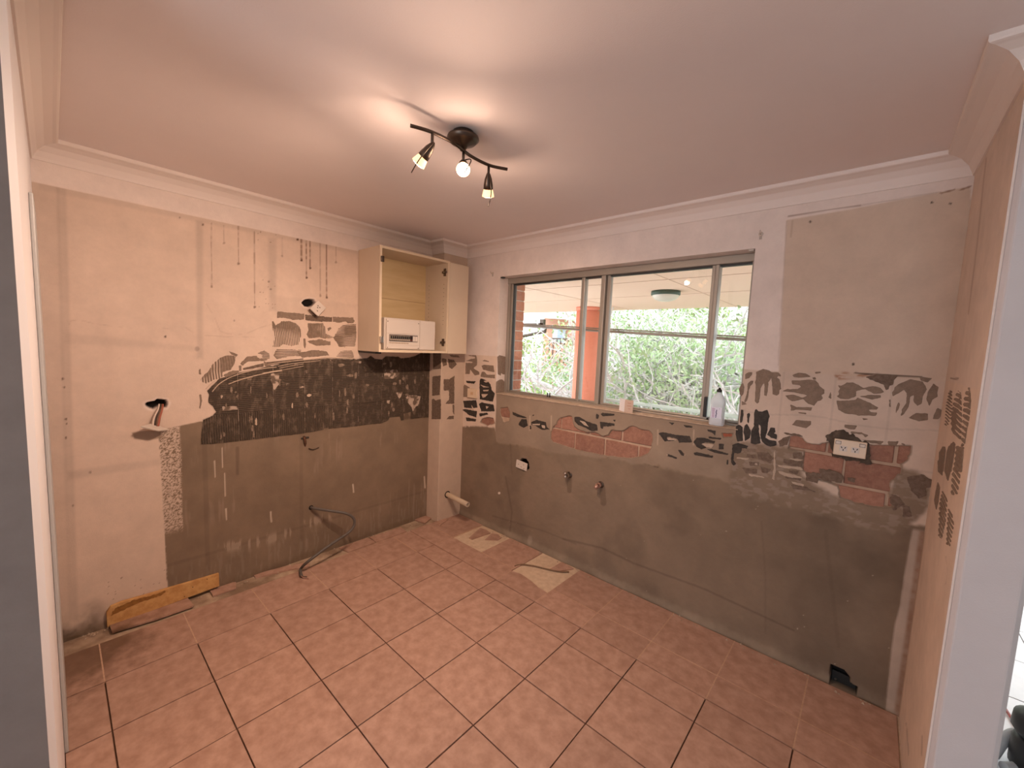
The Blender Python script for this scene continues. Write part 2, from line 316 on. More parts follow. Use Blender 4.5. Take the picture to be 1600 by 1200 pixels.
def paint_left(A, B, U, V):
    n1 = fbm(A * 6, B * 6, 5, 3); n2 = fbm(A * 40, B * 40, 3, 9); n3 = fbm(A * 2, B * 2, 4, 21); ns = fbm(A * 30, B * 3, 4, 31)
    col = np.ones(A.shape + (3,)) * CREAM * (0.93 + .14 * n3)[..., None]; h = np.zeros(A.shape)
    # old cabinet outlines: grubby bands in the paint, and a darker left edge
    for P, k in (([(88, 290), (103, 290), (122, 970), (108, 970)], .16), ([(306, 345), (317, 345), (317, 560), (308, 560)], .17), ([(419, 372), (432, 372), (431, 485), (421, 485)], .17),
                 ([(100, 520), (305, 541), (305, 548), (100, 536)], .09), ([(105, 737), (255, 716), (255, 726), (105, 750)], .11), ([(40, 280), (92, 290), (110, 1000), (80, 1000)], .10), ([(430, 462), (560, 476), (560, 500), (430, 488)], .08), ([(60, 285), (560, 389), (560, 398), (60, 296)], .10)):
        col *= (1 - k * poly_mask(U, V, P, 3.5) * (.7 + .6 * n1))[..., None]
    for (u, v0, v1, w, k) in ((330.7, 349, 448, .8, .45), (372.7, 349, 412, .9, .5), (398, 362, 480, .9, .6), (471, 366, 407, 1.6, .75), (479, 371, 434, 1.1, .7), (484.7, 371, 419, 1.2, .7), (500.5, 377, 462, .8, .35), (510.5, 378, 465, 1.2, .65), (465, 367, 374, 2, .8), (350, 352, 380, .7, .3), (441, 372, 400, .7, .3), (525, 385, 410, .7, .3)):
        m = line_mask(U, V, [(u - (v1 - v0) * .006, v0), (u, v1)], w); brk = sstep(.25, .5, vnoise(B * 60, B * 0 + u, 5)); col = lay(col, m * k * (.45 + .55 * brk), (.16, .075, .04))
        col = lay(col, (np.hypot(U - u, V - v1) < 1.9) * k, (.09, .04, .02))
    for pts in (C2([(1130, 780), (1180, 860), (1215, 950), (1260, 965), (1370, 970), (1460, 930), (1560, 900)]), C2([(275, 905), (282, 885), (340, 880), (430, 902), (520, 915), (600, 925)]), C2([(1120, 975), (1250, 985), (1350, 985), (1500, 990)]), C2([(850, 930), (900, 935), (990, 920), (1050, 960)])):
        col = lay(col, line_mask(U, V, pts, .4) * .2 * sstep(.35, .55, n2), (.28, .15, .09))
    for (u, v, r, k) in ((258.5, 526, 1.8, .95), (366, 501, 1.4, .6), (98, 592, 2, .8), (100, 605, 1.6, .8), (103, 655, 2, .8), (104, 662, 1.6, .7), (103, 684, 2, .8), (114, 790, 2, .6), (141, 738, 2, .5), (308, 545, 4, .35), (281, 340, 1.3, .6), (317, 351, 1.8, .7), (420, 440, 1.6, .6), (423, 452, 1.5, .6)):
        col = lay(col, (1 - sstep(r * .6, r * 1.3, np.hypot(U - u, V - v))) * k, (.06, .03, .02))
    spk = (vnoise(A * 130, B * 130, 77) > .93) & (fbm(A * 5, B * 5, 3, 8) > .52) & (((U > 400) & (U < 432) & (V < 520)) | ((V > 880) & (V < 940) & (U > 165) & (U < 262)))
    col = lay(col, spk * .6, (.15, .07, .04))
    # white painted strip above where the cupboards hung
    col = lay(col, sstep(2.212, 2.218, B + .004 * (n1 - .5)), WHITE)
    # bare cement render below
    top = np.interp(A, [-.72, -.53, -.52, .10, 1.07, 1.4], [1.025, 1.055, .965, .925, .985, .985])
    r = sstep(-.002, .002, A + .717 + .008 * (n2 - .5) + .012 * (B - .6)) * sstep(-.003, .003, top - B)
    rc = REND * (.82 + .36 * n1)[..., None]
    rc *= (1 - .12 * (np.abs(A + .52) < .012) - .10 * (np.abs(A - .02) < .012) - .10 * (np.abs(B - .235) < .01))[..., None]
    st = sstep(.60, .72, fbm(A * 55, B * 4, 3, 41)) * sstep(.55, .7, fbm(A * 4, B * 4, 3, 43)); rc = lay(rc, st * .16, CREAM * .7)
    ef = np.exp(-((B - (.235 + .02 * np.sin(A * 9))) / .03) ** 2) * sstep(-.5, -.4, A) * (1 - sstep(.1, .35, A)); dr = sstep(.50, .62, fbm(A * 60, B * 9, 4, 51)); rc = lay(rc, np.clip(ef * dr * .8, 0, .5), (.46, .37, .29))
    lowd = sstep(.26, .16, B); dr2 = sstep(.58, .68, fbm(A * 80, B * 10, 3, 53)); rc = lay(rc, lowd * dr2 * .2, (.36, .31, .25))
    for (u, v0, v1, w) in ((351, 740, 775, 1.1), (353, 795, 812, 1.2), (335, 720, 745, .8), (347, 700, 730, .7), (551.5, 757, 769, 1.2), (423, 800, 815, 1.5), (663, 745, 762, 1.2)):
        rc = lay(rc, line_mask(U, V, [(u, v0), (u + 1, v1)], w) * .8, (.62, .52, .42))
    rc = lay(rc, line_mask(U, V, [(371, 700), (371, 740)], 4) * .35, (.07, .05, .035))
    col = lay(col, r, rc)
    dk = poly_mask(U, V, DARKPOLY, 2); col = lay(col, dk * (.35 + .6 * sstep(.42, .55, n2)), (.12, .085, .06))
    # speckled plaster bead at the edge of the render
    bd = sstep(-.722, -.718, A) * sstep(-.628, -.636, A + .01 * (n1 - .5)) * sstep(.40, .47, B + .05 * (n1 - .5)) * sstep(1.03, 1.022, B - .3 * (A + .717) * .5)
    dots = (_h(np.round(A / .0048), np.round(B / .0048), 61) > .42) * 1.0; col = lay(col, bd * dots, CREAM * .85)
    # mould and damp at the foot of the wall
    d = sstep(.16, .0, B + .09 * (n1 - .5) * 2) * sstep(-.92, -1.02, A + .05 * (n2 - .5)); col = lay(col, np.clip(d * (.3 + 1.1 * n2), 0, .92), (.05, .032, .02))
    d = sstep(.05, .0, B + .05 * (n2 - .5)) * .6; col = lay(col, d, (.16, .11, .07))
    col = lay(col, poly_mask(U, V, [(206, 676), (232, 672), (250, 672), (254, 684), (230, 688), (210, 686)], 1.2) * .9, GREY * 1.5)
    # the two ragged switch-box holes and a smaller one
    for P, dd in ((HOLE_A, .045), (HOLE_B, .045)):
        m = sdf([tuple(on(u, v, 0, XA)[1:]) for u, v in P], A, B); h -= dd * sstep(0, .004, m); col = lay(col, sstep(-.001, .004, m), (.008, .006, .005)); col = lay(col, sstep(.010, .004, np.abs(m + .005)) * .5, WHITE)
    h += .0012 * (n1 - .5) + .0008 * (n2 - .5) * r
    return col, h
HOLE_A = [(471, 473), (476, 468), (484, 466.5), (491, 468), (494, 473), (490, 478), (483, 480), (476, 479)]
HOLE_B = [(227, 630), (232, 628), (240, 627), (246, 623), (253, 624), (260, 625), (263, 630), (260, 637), (252, 638), (247, 636), (240, 640), (233, 638), (228, 635)]
BR1 = K8([(715, 590), (715, 500), (740, 425), (790, 390), (812, 330), (850, 290), (940, 268), (1005, 270), (1020, 340), (1040, 415), (1100, 450), (1220, 495), (1330, 492), (1390, 525), (1440, 547), (1520, 525), (1560, 465), (1600, 458)]) + L1([(110, 235), (250, 240), (310, 195), (370, 188), (450, 225), (540, 240), (580, 280), (562, 430), (520, 500), (430, 545), (300, 560), (0, 520)]) + K8([(1420, 815), (1050, 735), (740, 625)])
BR2 = K4([(930, 215), (1050, 205), (1140, 240), (1210, 325), (1400, 345), (1550, 300), (1600, 290)]) + K5([(700, 300), (1245, 312), (1225, 430), (1170, 510), (1110, 560), (1100, 690), (960, 780), (950, 1000), (1000, 1150), (780, 1140), (480, 1080), (280, 1000), (250, 850), (0, 770)]) + K4([(1130, 740), (1120, 650), (1150, 560), (1150, 460), (930, 415)])
BR3 = K7([(430, 1030), (450, 985), (520, 955), (600, 975), (632, 1040), (520, 1075)])
BR4 = L1([(1365, 262), (1490, 270), (1482, 312), (1382, 316)])
BR5 = K7([(700, 830), (800, 820), (830, 900), (820, 1020), (740, 1030), (690, 900)])
HOLE_C = [(1297, 1038), (1318, 1046), (1329, 1060), (1327, 1066), (1340, 1074), (1338, 1087), (1296, 1068)]
RENDTOP = [(700, 664), (773, 668), (775.5, 690), (860, 705), (1000, 722), (1090, 742), (1150, 758), (1250, 785), (1330, 803), (1395, 815), (1460, 825)]
def paint_back(A, B, U, V):
    n1 = fbm(A * 6, B * 6, 5, 103); n2 = fbm(A * 40, B * 40, 3, 109); n3 = fbm(A * 2, B * 2, 4, 121)
    col = np.ones(A.shape + (3,)) * WHITE * (.95 + .1 * n3)[..., None]; h = np.zeros(A.shape)
    pan = [(1229, 344), (1330, 327), (1516, 291), (1530, 560), (1500, 620), (1216, 600)]
    m = poly_mask(U, V, pan, 1.0); col = lay(col, m, TAN * 1.0); col = lay(col, m * sstep(.35, .75, n1) * .25, TAN * 1.2)
    for pts, w, k in (([(1232, 338), (1300, 327), (1345, 321)], 1.2, .55), ([(1345, 321), (1420, 308), (1470, 300)], .8, .25), ([(1470, 302), (1485, 298), (1492, 296)], 1.6, .7), ([(1500, 297), (1517, 291)], 1.6, .7), ([(1229, 346), (1216, 570)], .9, .22), ([(1238, 345), (1236, 370)], 2, .2)):
        col = lay(col, line_mask(U, V, pts, w) * k, (.20, .10, .06))
    for (u, v, r) in ((1266, 346.5, 2), (1456, 316.5, 2.2), (1333, 569, 2.4), (1269, 798, 2), (1485, 318, 2)):
        col = lay(col, (1 - sstep(r * .6, r * 1.2, np.hypot(U - u, V - v))) * .9, (.03, .02, .015))
    # plaster field the tiles came off (right), old plaster left of the window
    zt = 1.497
    m = sstep(-.002, .002, zt - B) * sstep(-.003, .003, A - WX1 + .03); col = lay(col, m, PLAS * (.9 + .2 * n1)[..., None])
    m = sstep(-.002, .002, 1.478 - B) * sstep(-.002, .002, -.90 - A); col = lay(col, m, PLAS * (1.02 + .15 * n1)[..., None])
    # grey skim under the sill
    m = sstep(-.004, .004, WZ0 + .004 - B) * sstep(-.006, .006, A + .905 + .02 * (n1 - .5)) * sstep(.012, -.012, A - WX1 - .01 + .02 * (n1 - .5)); col = lay(col, m, SKIM * (.82 + .36 * n1)[..., None])
    for u in (828, 861.5, 1028, 1084): col = lay(col, line_mask(U, V, [(u, 650 if u < 900 else 672), (u - .5, 672 if u < 900 else 695)], 1.0) * .6, (.52, .40, .3))
    # tile joints left as fine ridges in the plaster
    for xj in (1.097, 1.302, 1.501): col *= (1 - .10 * (np.abs(A - xj) < .004) * (B < zt) * (B > 1.0))[..., None]
    for zj in (1.28, 1.10): col *= (1 - .10 * (np.abs(B - zj + .01 * np.sin(A * 14)) < .004) * (A > WX1))[..., None]
    # rust stain below the shelf line
    col = lay(col, np.clip(poly_mask(U, V, K2([(230, 210), (780, 235), (760, 265), (640, 300), (300, 330), (250, 280)]), 3) * (.15 + .9 * sstep(.4, .65, fbm(A * 30, B * 90, 3, 131))), 0, .7), (.30, .115, .04))
    col = lay(col, line_mask(U, V, K2([(560, 225), (780, 248), (900, 245), (1200, 268), (1600, 288)]) , 1.6) * .85, (.05, .025, .015))
    # cement render below, light falloff to the right put into its tone, plus blotchy stains
    zr = on(0, 0, 1, YB)  # noqa
    TB = [on(u, v, 1, YB) for u, v in RENDTOP]; zt2 = np.interp(A, [p[0] for p in TB], [p[2] for p in TB])
    e = zt2 - B + .05 * (n1 - .5) + .02 * (n2 - .5)
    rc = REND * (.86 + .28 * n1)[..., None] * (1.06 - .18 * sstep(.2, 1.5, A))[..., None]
    st = sstep(.5, .68, fbm(A * 3 + 7, B * 3, 5, 141)); rc *= (1 - .16 * st)[..., None]
    for pts, w, k in (([(790, 745), (800, 800), (797, 830)], 1.5, .22), ([(880, 842), (940, 856), (990, 880), (1100, 920), (1240, 985)], 2, .28), ([(770, 806), (850, 830), (900, 850)], 1.4, .2), ([(870, 700), (960, 712), (1028, 730)], 1.4, .55), ([(1190, 815), (1196, 900), (1196, 990)], 2, .12), ([(797, 684), (800, 740)], 1, .15), ([(1290, 830), (1310, 1010)], 5, .10)):
        rc = lay(rc, line_mask(U, V, pts, w) * k, (.045, .03, .02))
    rc = lay(rc, (1 - sstep(2, 5, np.hypot((U - 828), (V - 844) * .5))) * .5, (.4, .33, .26)); rc = lay(rc, (1 - sstep(1.2, 2.4, np.hypot(U - 780, V - 770.5))) * .9, (.8, .7, .6))
    fo = sstep(.07, .0, B + .05 * (n2 - .5)); rc = lay(rc, fo * .35 * (.4 + n1), (.34, .28, .21))
    sp = (vnoise(A * 120, B * 120, 147) > .985) * sstep(.5, .6, n3); rc = lay(rc, sp * .6, (.5, .42, .34))
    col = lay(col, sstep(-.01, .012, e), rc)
    bm_ = sstep(-4, 6, sdf([(1140, 688), (1215, 697), (1255, 702), (1258, 742), (1310, 775), (1385, 782), (1405, 728), (1432, 736), (1456, 752), (1452, 790), (1432, 815), (1400, 836), (1300, 812), (1140, 775)], U, V) + 14 * (n1 - .5) + 6 * (n2 - .5))
    col = lay(col, bm_ * .95, lay(np.ones(A.shape + (3,)) * REND * 1.0, sstep(.5, .62, fbm(A * 34, B * 60, 3, 151)) * .5, PLAS * .55))
    # plaster strip in the far right corner
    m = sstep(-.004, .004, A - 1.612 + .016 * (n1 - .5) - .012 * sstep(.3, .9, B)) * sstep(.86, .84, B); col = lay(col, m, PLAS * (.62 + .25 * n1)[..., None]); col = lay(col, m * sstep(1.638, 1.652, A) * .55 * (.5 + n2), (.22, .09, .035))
    # darker marks under the tap stubs
    for pts, w in (([(890, 748), (889.5, 767)], 6), ([(941, 762), (943, 786)], 8)): col = lay(col, line_mask(U, V, pts, w) * .4, (.075, .05, .03))
    # broken-out render: brickwork behind
    for P in (BR1, BR2, BR3, BR4, BR5):
        Q = [(on(u, v, 1, YB)[0], on(u, v, 1, YB)[2]) for u, v in P]; m = sdf(Q, A, B) + .012 * (n2 - .5)
        dp = .014 if P is not BR5 else .010
        h -= dp * sstep(0, .005, m); col = lay(col, sstep(-.002, .003, m), np.array([.46, .33, .24]) * (.9 + .2 * n2)[..., None]); col = lay(col, sstep(.006, .001, np.abs(m - .001)) * .55, (.12, .085, .06))
    Q = [(on(u, v, 1, YB)[0], on(u, v, 1, YB)[2]) for u, v in HOLE_C]; m = sdf(Q, A, B); h -= .06 * sstep(0, .004, m); col = lay(col, sstep(-.001, .003, m), (.006, .005, .005))
    Q = [(on(u, v, 1, YB)[0], on(u, v, 1, YB)[2]) for u, v in [(811, 722), (815, 716), (822, 717), (826, 723), (827, 733), (818, 736)]]; m = sdf(Q, A, B); h -= .04 * sstep(0, .004, m); col = lay(col, sstep(-.001, .003, m), (.008, .006, .005))
    h += .0012 * (n1 - .5) + .0016 * (n2 - .5) * (B < 1.16); h += .010 * sstep(.05, 0, B) * (.5 + n1)
    return col, h
def lin(a, b, d, extra=()):
    v = list(np.arange(a, b, d)) + [b]
    for e in extra: v = [q for q in v if abs(q - e) > d * .45] + [e]
    return np.array(sorted(v))
wall_left = grid_wall('wall_left', 0, XA, 1, lin(YD, YB, .0048), lin(-.02, ZC, .0048), paint_left)
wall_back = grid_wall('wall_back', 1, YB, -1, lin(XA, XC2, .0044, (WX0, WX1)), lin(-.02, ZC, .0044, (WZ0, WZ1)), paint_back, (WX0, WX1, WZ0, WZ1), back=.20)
def paint_right(A, B, U, V):
    n1 = fbm(A * 6, B * 6, 5, 203); n2 = fbm(A * 40, B * 40, 3, 209)
    col = np.ones(A.shape + (3,)) * np.array([.68, .56, .48]) * (.94 + .12 * n1)[..., None]
    m = sstep(-.004, .004, 1.50 - B + .01 * (n2 - .5)); col = lay(col, m * sstep(.02, .05, A - YE), PLAS * (1.08 + .2 * n1)[..., None])
    col = lay(col, line_mask(U, V, [(1541, 247), (1535, 300), (1527, 380), (1513, 490)], 1.2) * .35, (.28, .15, .1))
    col = lay(col, line_mask(U, V, [(1486, 591), (1497, 592)], 1.5) * .7, (.1, .05, .03))
    for pts in ([(1478, 870), (1480, 890), (1477, 912)], [(1416, 1130), (1420, 1180)], [(1441, 1150), (1440, 1180)]): col = lay(col, line_mask(U, V, pts, 1.4) * .3 * sstep(.35, .6, n2), (.14, .08, .05))
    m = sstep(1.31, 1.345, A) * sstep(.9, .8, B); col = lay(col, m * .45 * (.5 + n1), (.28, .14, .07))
    return col, .0010 * (n1 - .5)
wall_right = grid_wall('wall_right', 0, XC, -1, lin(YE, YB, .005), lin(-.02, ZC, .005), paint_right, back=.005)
# the rest of the right nib wall: core and soft-cornered end towards the viewer
mb = MB(); r = .012
prof = [(XC + .004, YB), (XC + .004, YE + .002), (XC + .004 + r, YE - r), (XC2 - r, YE - r), (XC2, YE), (XC2, YB)]
end = mb.prism(prof, 2, -.02, ZC).build('wall_right_end', m_endw, None, bevel=.004); struct(end)
# wall on the viewer's side with its blunt end, and the grey edge of a lining board on it
XEND = .10
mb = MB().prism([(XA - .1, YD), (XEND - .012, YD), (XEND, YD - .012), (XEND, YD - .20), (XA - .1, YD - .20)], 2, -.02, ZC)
wall_front = struct(mb.build('wall_front', m_dark_end)); wall_front.data.materials.append(mat('lit_edge_tone', (.82, .79, .80), .5))  # edge and kitchen face coloured whiter for the window daylight on them
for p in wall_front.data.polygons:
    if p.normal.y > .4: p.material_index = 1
# pipe box in the corner
pb = struct(MB().box(XA - .02, PX, PY, YB + .02, -.02, ZC).build('wall_corner_box', mat('corner_box_paint', (.60, .47, .37), .8, (.55, .43, .34), 12, .0006, 120), bevel=.004))
# floor slab, tiles laid as separate pieces
floor = struct(MB().box(XA - .1, 1.70, -2.60, YB + .02, -.16, -.008).build('floor', None))
m, nt, b = new_mat('screed_and_grout'); Lk = nt.links
geo = N(nt, 'ShaderNodeNewGeometry'); sep = N(nt, 'ShaderNodeSeparateXYZ'); Lk.new(geo.outputs['Position'], sep.inputs[0])
def cmp_(out, th, gt=True):
    n = N(nt, 'ShaderNodeMath', operation='GREATER_THAN' if gt else 'LESS_THAN'); Lk.new(out, n.inputs[0]); n.inputs[1].default_value = th; return n.outputs[0]
mxn = N(nt, 'ShaderNodeMath', operation='MAXIMUM'); Lk.new(cmp_(sep.outputs['Y'], .835), mxn.inputs[0]); Lk.new(cmp_(sep.outputs['X'], -1.01, False), mxn.inputs[1])
nz = N(nt, 'ShaderNodeTexNoise'); nz.inputs['Scale'].default_value = 30; nz.inputs['Detail'].default_value = 8; Lk.new(geo.outputs['Position'], nz.inputs['Vector'])
ra = N(nt, 'ShaderNodeValToRGB'); ra.color_ramp.elements[0].color = (.54, .40, .29, 1); ra.color_ramp.elements[1].color = (.66, .51, .37, 1); ra.color_ramp.elements[0].position = .3; ra.color_ramp.elements[1].position = .7; Lk.new(nz.outputs['Fac'], ra.inputs[0])
mx = N(nt, 'ShaderNodeMix', data_type='RGBA'); Lk.new(mxn.outputs[0], mx.inputs[0]); mx.inputs[6].default_value = (.15, .082, .05, 1); Lk.new(ra.outputs[0], mx.inputs[7]); dz = N(nt, 'ShaderNodeTexNoise'); dz.inputs['Scale'].default_value = 7; dz.inputs['Detail'].default_value = 7; Lk.new(geo.outputs['Position'], dz.inputs['Vector']); dr = N(nt, 'ShaderNodeMapRange'); dr.inputs[1].default_value = .35; dr.inputs[2].default_value = .62; dr.inputs[3].default_value = .25; dr.inputs[4].default_value = .85; Lk.new(dz.outputs['Fac'], dr.inputs[0])
dm = N(nt, 'ShaderNodeMath', operation='MULTIPLY'); Lk.new(dr.outputs[0], dm.inputs[0]); Lk.new(cmp_(sep.outputs['X'], -1.325, False), dm.inputs[1]); dx_ = N(nt, 'ShaderNodeMix', data_type='RGBA'); Lk.new(dm.outputs[0], dx_.inputs[0]); Lk.new(mx.outputs[2], dx_.inputs[6]); dx_.inputs[7].default_value = (.17, .105, .065, 1)
Lk.new(dx_.outputs[2], b.inputs['Base Color']); b.inputs['Roughness'].default_value = .95
bp = N(nt, 'ShaderNodeBump'); bp.inputs['Distance'].default_value = .0025; n2 = N(nt, 'ShaderNodeTexNoise'); n2.inputs['Scale'].default_value = 70; n2.inputs['Detail'].default_value = 6; Lk.new(geo.outputs['Position'], n2.inputs['Vector']); Lk.new(n2.outputs['Fac'], bp.inputs['Height']); Lk.new(bp.outputs[0], b.inputs['Normal'])
floor.data.materials.append(m)
T = .333; G = .0026
def tile_mesh(w, d):
    e = .0006; me = bpy.data.meshes.new('tile')
    V = [(0, 0, -.009), (w, 0, -.009), (w, d, -.009), (0, d, -.009), (0, 0, -e), (w, 0, -e), (w, d, -e), (0, d, -e), (e, e, 0), (w - e, e, 0), (w - e, d - e, 0), (e, d - e, 0)]
    F = [(0, 1, 5, 4), (1, 2, 6, 5), (2, 3, 7, 6), (3, 0, 4, 7), (4, 5, 9, 8), (5, 6, 10, 9), (6, 7, 11, 10), (7, 4, 8, 11), (8, 9, 10, 11), (3, 2, 1, 0)]
    me.from_pydata(V, [], F); me.materials.append(m_tile); return me
TM = {}
def tile(x0, x1, y0, y1, zt=0.0, parent=floor, mt=None, name='tile'):
    key = (round(x1 - x0, 3), round(y1 - y0, 3), mt)
    if key not in TM:
        TM[key] = tile_mesh(x1 - x0 - 2 * G, y1 - y0 - 2 * G)
        if mt: TM[key].materials.clear(); TM[key].materials.append(mt)
    o = bpy.data.objects.new(name, TM[key]); COL.objects.link(o); o.location = (x0 + G, y0 + G, zt + random.uniform(-.0007, .0007)); o.parent = parent
    o.rotation_euler = (random.uniform(-.0015, .0015), random.uniform(-.0015, .0015), 0); return o
xs = [i * T for i in range(-4, 5)] + [1.655]
for a, b_ in zip(xs[:-1], xs[1:]):
    for j in range(-7, 2):
        if j == -4 and a < XEND - .05: tile(a, b_, YD, -.999); continue
        y0 = j * T
        tile(a, b_, y0, (j + 1) * T)
    tile(a, b_, .666, .825)
    if not (-.34 < a < -.32): tile(a, b_, .825, 1.01)
    if not (-1.01 < a < -.99 or -.34 < a < -.32): tile(a, b_, 1.01, 1.345 if a > -1.1 else 1.35)
def piece(poly, zt=0.0, name='tile'):
    """a cut or broken tile from its outline on the floor"""
    n = len(poly); ar = sum(poly[i][0] * poly[(i + 1) % n][1] - poly[(i + 1) % n][0] * poly[i][1] for i in range(n))
    if ar < 0: poly = poly[::-1]
    return MB().prism(poly, 2, zt, zt - .009).build(name, m_tile, floor)
def fl(P): return [tuple(on(u, v, 2, 0)[:2]) for u, v in P]
piece([(-.331, .827), (-.002, .827), (-.002, .955), (-.08, .962), (-.16, .985), (-.26, 1.0), (-.331, .982)])
piece(fl(FF([(465, 300), (490, 311), (632, 262), (600, 240), (552, 224)])), .001)
piece(fl(FF([(590, 314), (690, 316), (716, 300), (690, 275), (645, 266)])), .001)
piece(fl(FF([(1095, 546), (1190, 490), (1282, 541), (1160, 562)])), .001)
piece(fl(FG([(378, 490), (402, 550), (700, 460), (940, 374), (888, 312), (700, 366)])), .012)
piece(fl(FG([(1038, 258), (1066, 302), (1216, 250), (1216, 212), (1150, 214)])), .004)
piece(fl(FG([(1328, 160), (1346, 180), (1560, 128), (1700, 105), (1690, 80), (1560, 100)])), .002)
piece([(-1.45, .28), (-1.345, .30), (-1.345, .515), (-1.36, .52), (-1.455, .515)], .001)
piece([(-1.45, .53), (-1.345, .525), (-1.34, .80), (-1.44, .81)], 0)
piece(fl([(648, 813), (664, 818), (674, 810), (658, 804)]), .006); piece(fl([(678, 817), (687, 822), (700, 812), (690, 809)]), .004)
MB().tube(smooth_path([(*p, .001) for p in fl(FF([(820, 524), (850, 514), (900, 512), (980, 524), (1080, 548), (1170, 566), (1245, 568)]))], 5), .0045, 6).build('adhesive_bead', mat('brown_adhesive_bead', (.20, .12, .07), .9), floor, True)
rc_ = random.Random(5); V = []; F = []
for k in range(170):
    if k % 2: u0 = rc_.uniform(-1.0, 1.6); p = (u0, YB - .022 - abs(rc_.gauss(0, .02)))
    else: u0 = rc_.uniform(-1.08, 1.05); p = (XA + .015 + abs(rc_.gauss(0, .035)), u0)
    q = rc_.uniform(.002, .0075); i = len(V); z = .0012
    V += [(p[0] + q * rc_.uniform(-1, 1), p[1] + q, z), (p[0] + q, p[1] - q * rc_.uniform(.4, 1), z), (p[0] - q, p[1] - q * rc_.uniform(.3, 1), z), (p[0], p[1], z + q * rc_.uniform(.6, 1.2))]; F += [(i, i + 1, i + 3), (i + 1, i + 2, i + 3), (i + 2, i, i + 3), (i, i + 2, i + 1)]
cr = tag(mesh_obj('plaster_crumbs', V, F, mat('plaster_crumb', (.50, .40, .31), .95, (.34, .25, .18), 60)), 'scattered plaster crumbs along the foot of the walls', 'rubble'); cr['kind'] = 'stuff'
m_grout = mat('pale_grout_line', (.56, .38, .27), .95, (.46, .29, .20), 60)
def grout(x0, x1, y0, y1): MB().box(x0, x1, y0, y1, -.008, -.0006).build('grout_line', m_grout, floor)
gw = .0026
for a, b_ in ((-1.33, -1.0), (-.665, -.335), (.002, 1.65)): grout(a, b_, 1.01 - gw, 1.01 + gw)
for x in xs[1:-1]:
    if not -.35 < x < .05: grout(x - gw, x + gw, .83, 1.005)
    if x > .1: grout(x - gw, x + gw, 1.015, 1.345)
grout(-1.0 - gw, -1.0 + gw, 1.013, 1.345); grout(-.333 - gw, -.333 + gw, .83, .985); grout(-gw, gw, .83, .95)
for j in range(-3, 3): grout(-1.329, -1.003, j * T - gw, j * T + gw)
# ceiling and cornice
ceil = struct(MB().prism([(XA - .1, -5.0), (5.2, -5.0), (5.2, 4.2), (XC2, 4.2), (XC2, YB + .1), (XA - .1, YB + .1)], 2, ZC, ZC + .06).build('ceiling', m_ceil))
path = [(XEND - .005, YD), (XA, YD), (XA, PY), (PX, PY), (PX, YB), (XC, YB), (XC, YE - .01), (XC2, YE - .01), (XC2, 3.0)]
profile = [(0, 2.315), (.006, 2.315), (.010, 2.328), (.022, 2.352), (.045, 2.374), (.070, 2.384), (.080, 2.386), (.085, 2.388), (.087, 2.392), (.087, 2.406), (0, 2.406)]
V = []; F = []; nP = len(profile)
for i, p in enumerate(path):
    p = Vector(p); dirs = []
    if i > 0: dirs.append((p - Vector(path[i - 1])).normalized())
    if i < len(path) - 1: dirs.append((Vector(path[i + 1]) - p).normalized())
    nn = [Vector((d.y, -d.x)) for d in dirs]                 # right-hand side = room
    mvec = nn[0] if len(nn) == 1 else (nn[0] + nn[1]) / (1 + nn[0].dot(nn[1]))
    for d, z in profile: q = p + mvec * d; V.append((q.x, q.y, z))
for i in range(len(path) - 1):
    for k in range(nP): F.append((i * nP + k, i * nP + (k + 1) % nP, (i + 1) * nP + (k + 1) % nP, (i + 1) * nP + k))
F.append(tuple(range(nP))); F.append(tuple((len(path) - 1) * nP + k for k in range(nP - 1, -1, -1)))
struct(mesh_obj('trim_1', V, F, m_corn), 'white coved cornice running round the ceiling edge')
# living room behind the viewer and beyond the nib wall
lf = MB(); lf.box(1.70, 5.2, -2.60, 4.2, -.16, -.010); lf.box(XA - .1, 5.2, -5.0, -2.60, -.16, -.010)
living = struct(lf.build('floor_living_room', mat('pale_grout', (.50, .49, .48), .9)))
for i in range(4):
    for j in range(9): tile(1.82 + i * .4, 2.22 + i * .4, .68 + j * .4, 1.08 + j * .4, 0, living, m_wtile)
struct(MB().box(5.2, 5.3, -5.0, 4.2, 0, 2.45).build('wall_living_side', m_white))
lb = MB(); lb.box(XA - .1, .2, -5.1, -5.0, 0, 2.45); lb.box(2.8, 5.3, -5.1, -5.0, 0, 2.45); lb.box(.2, 2.8, -5.1, -5.0, 2.3, 2.45)
struct(lb.build('wall_living_back', m_white))
struct(MB().box(XA - .2, XA - .08, -5.1, YD - .15, -.2, 2.45).build('wall_living_left', m_white))
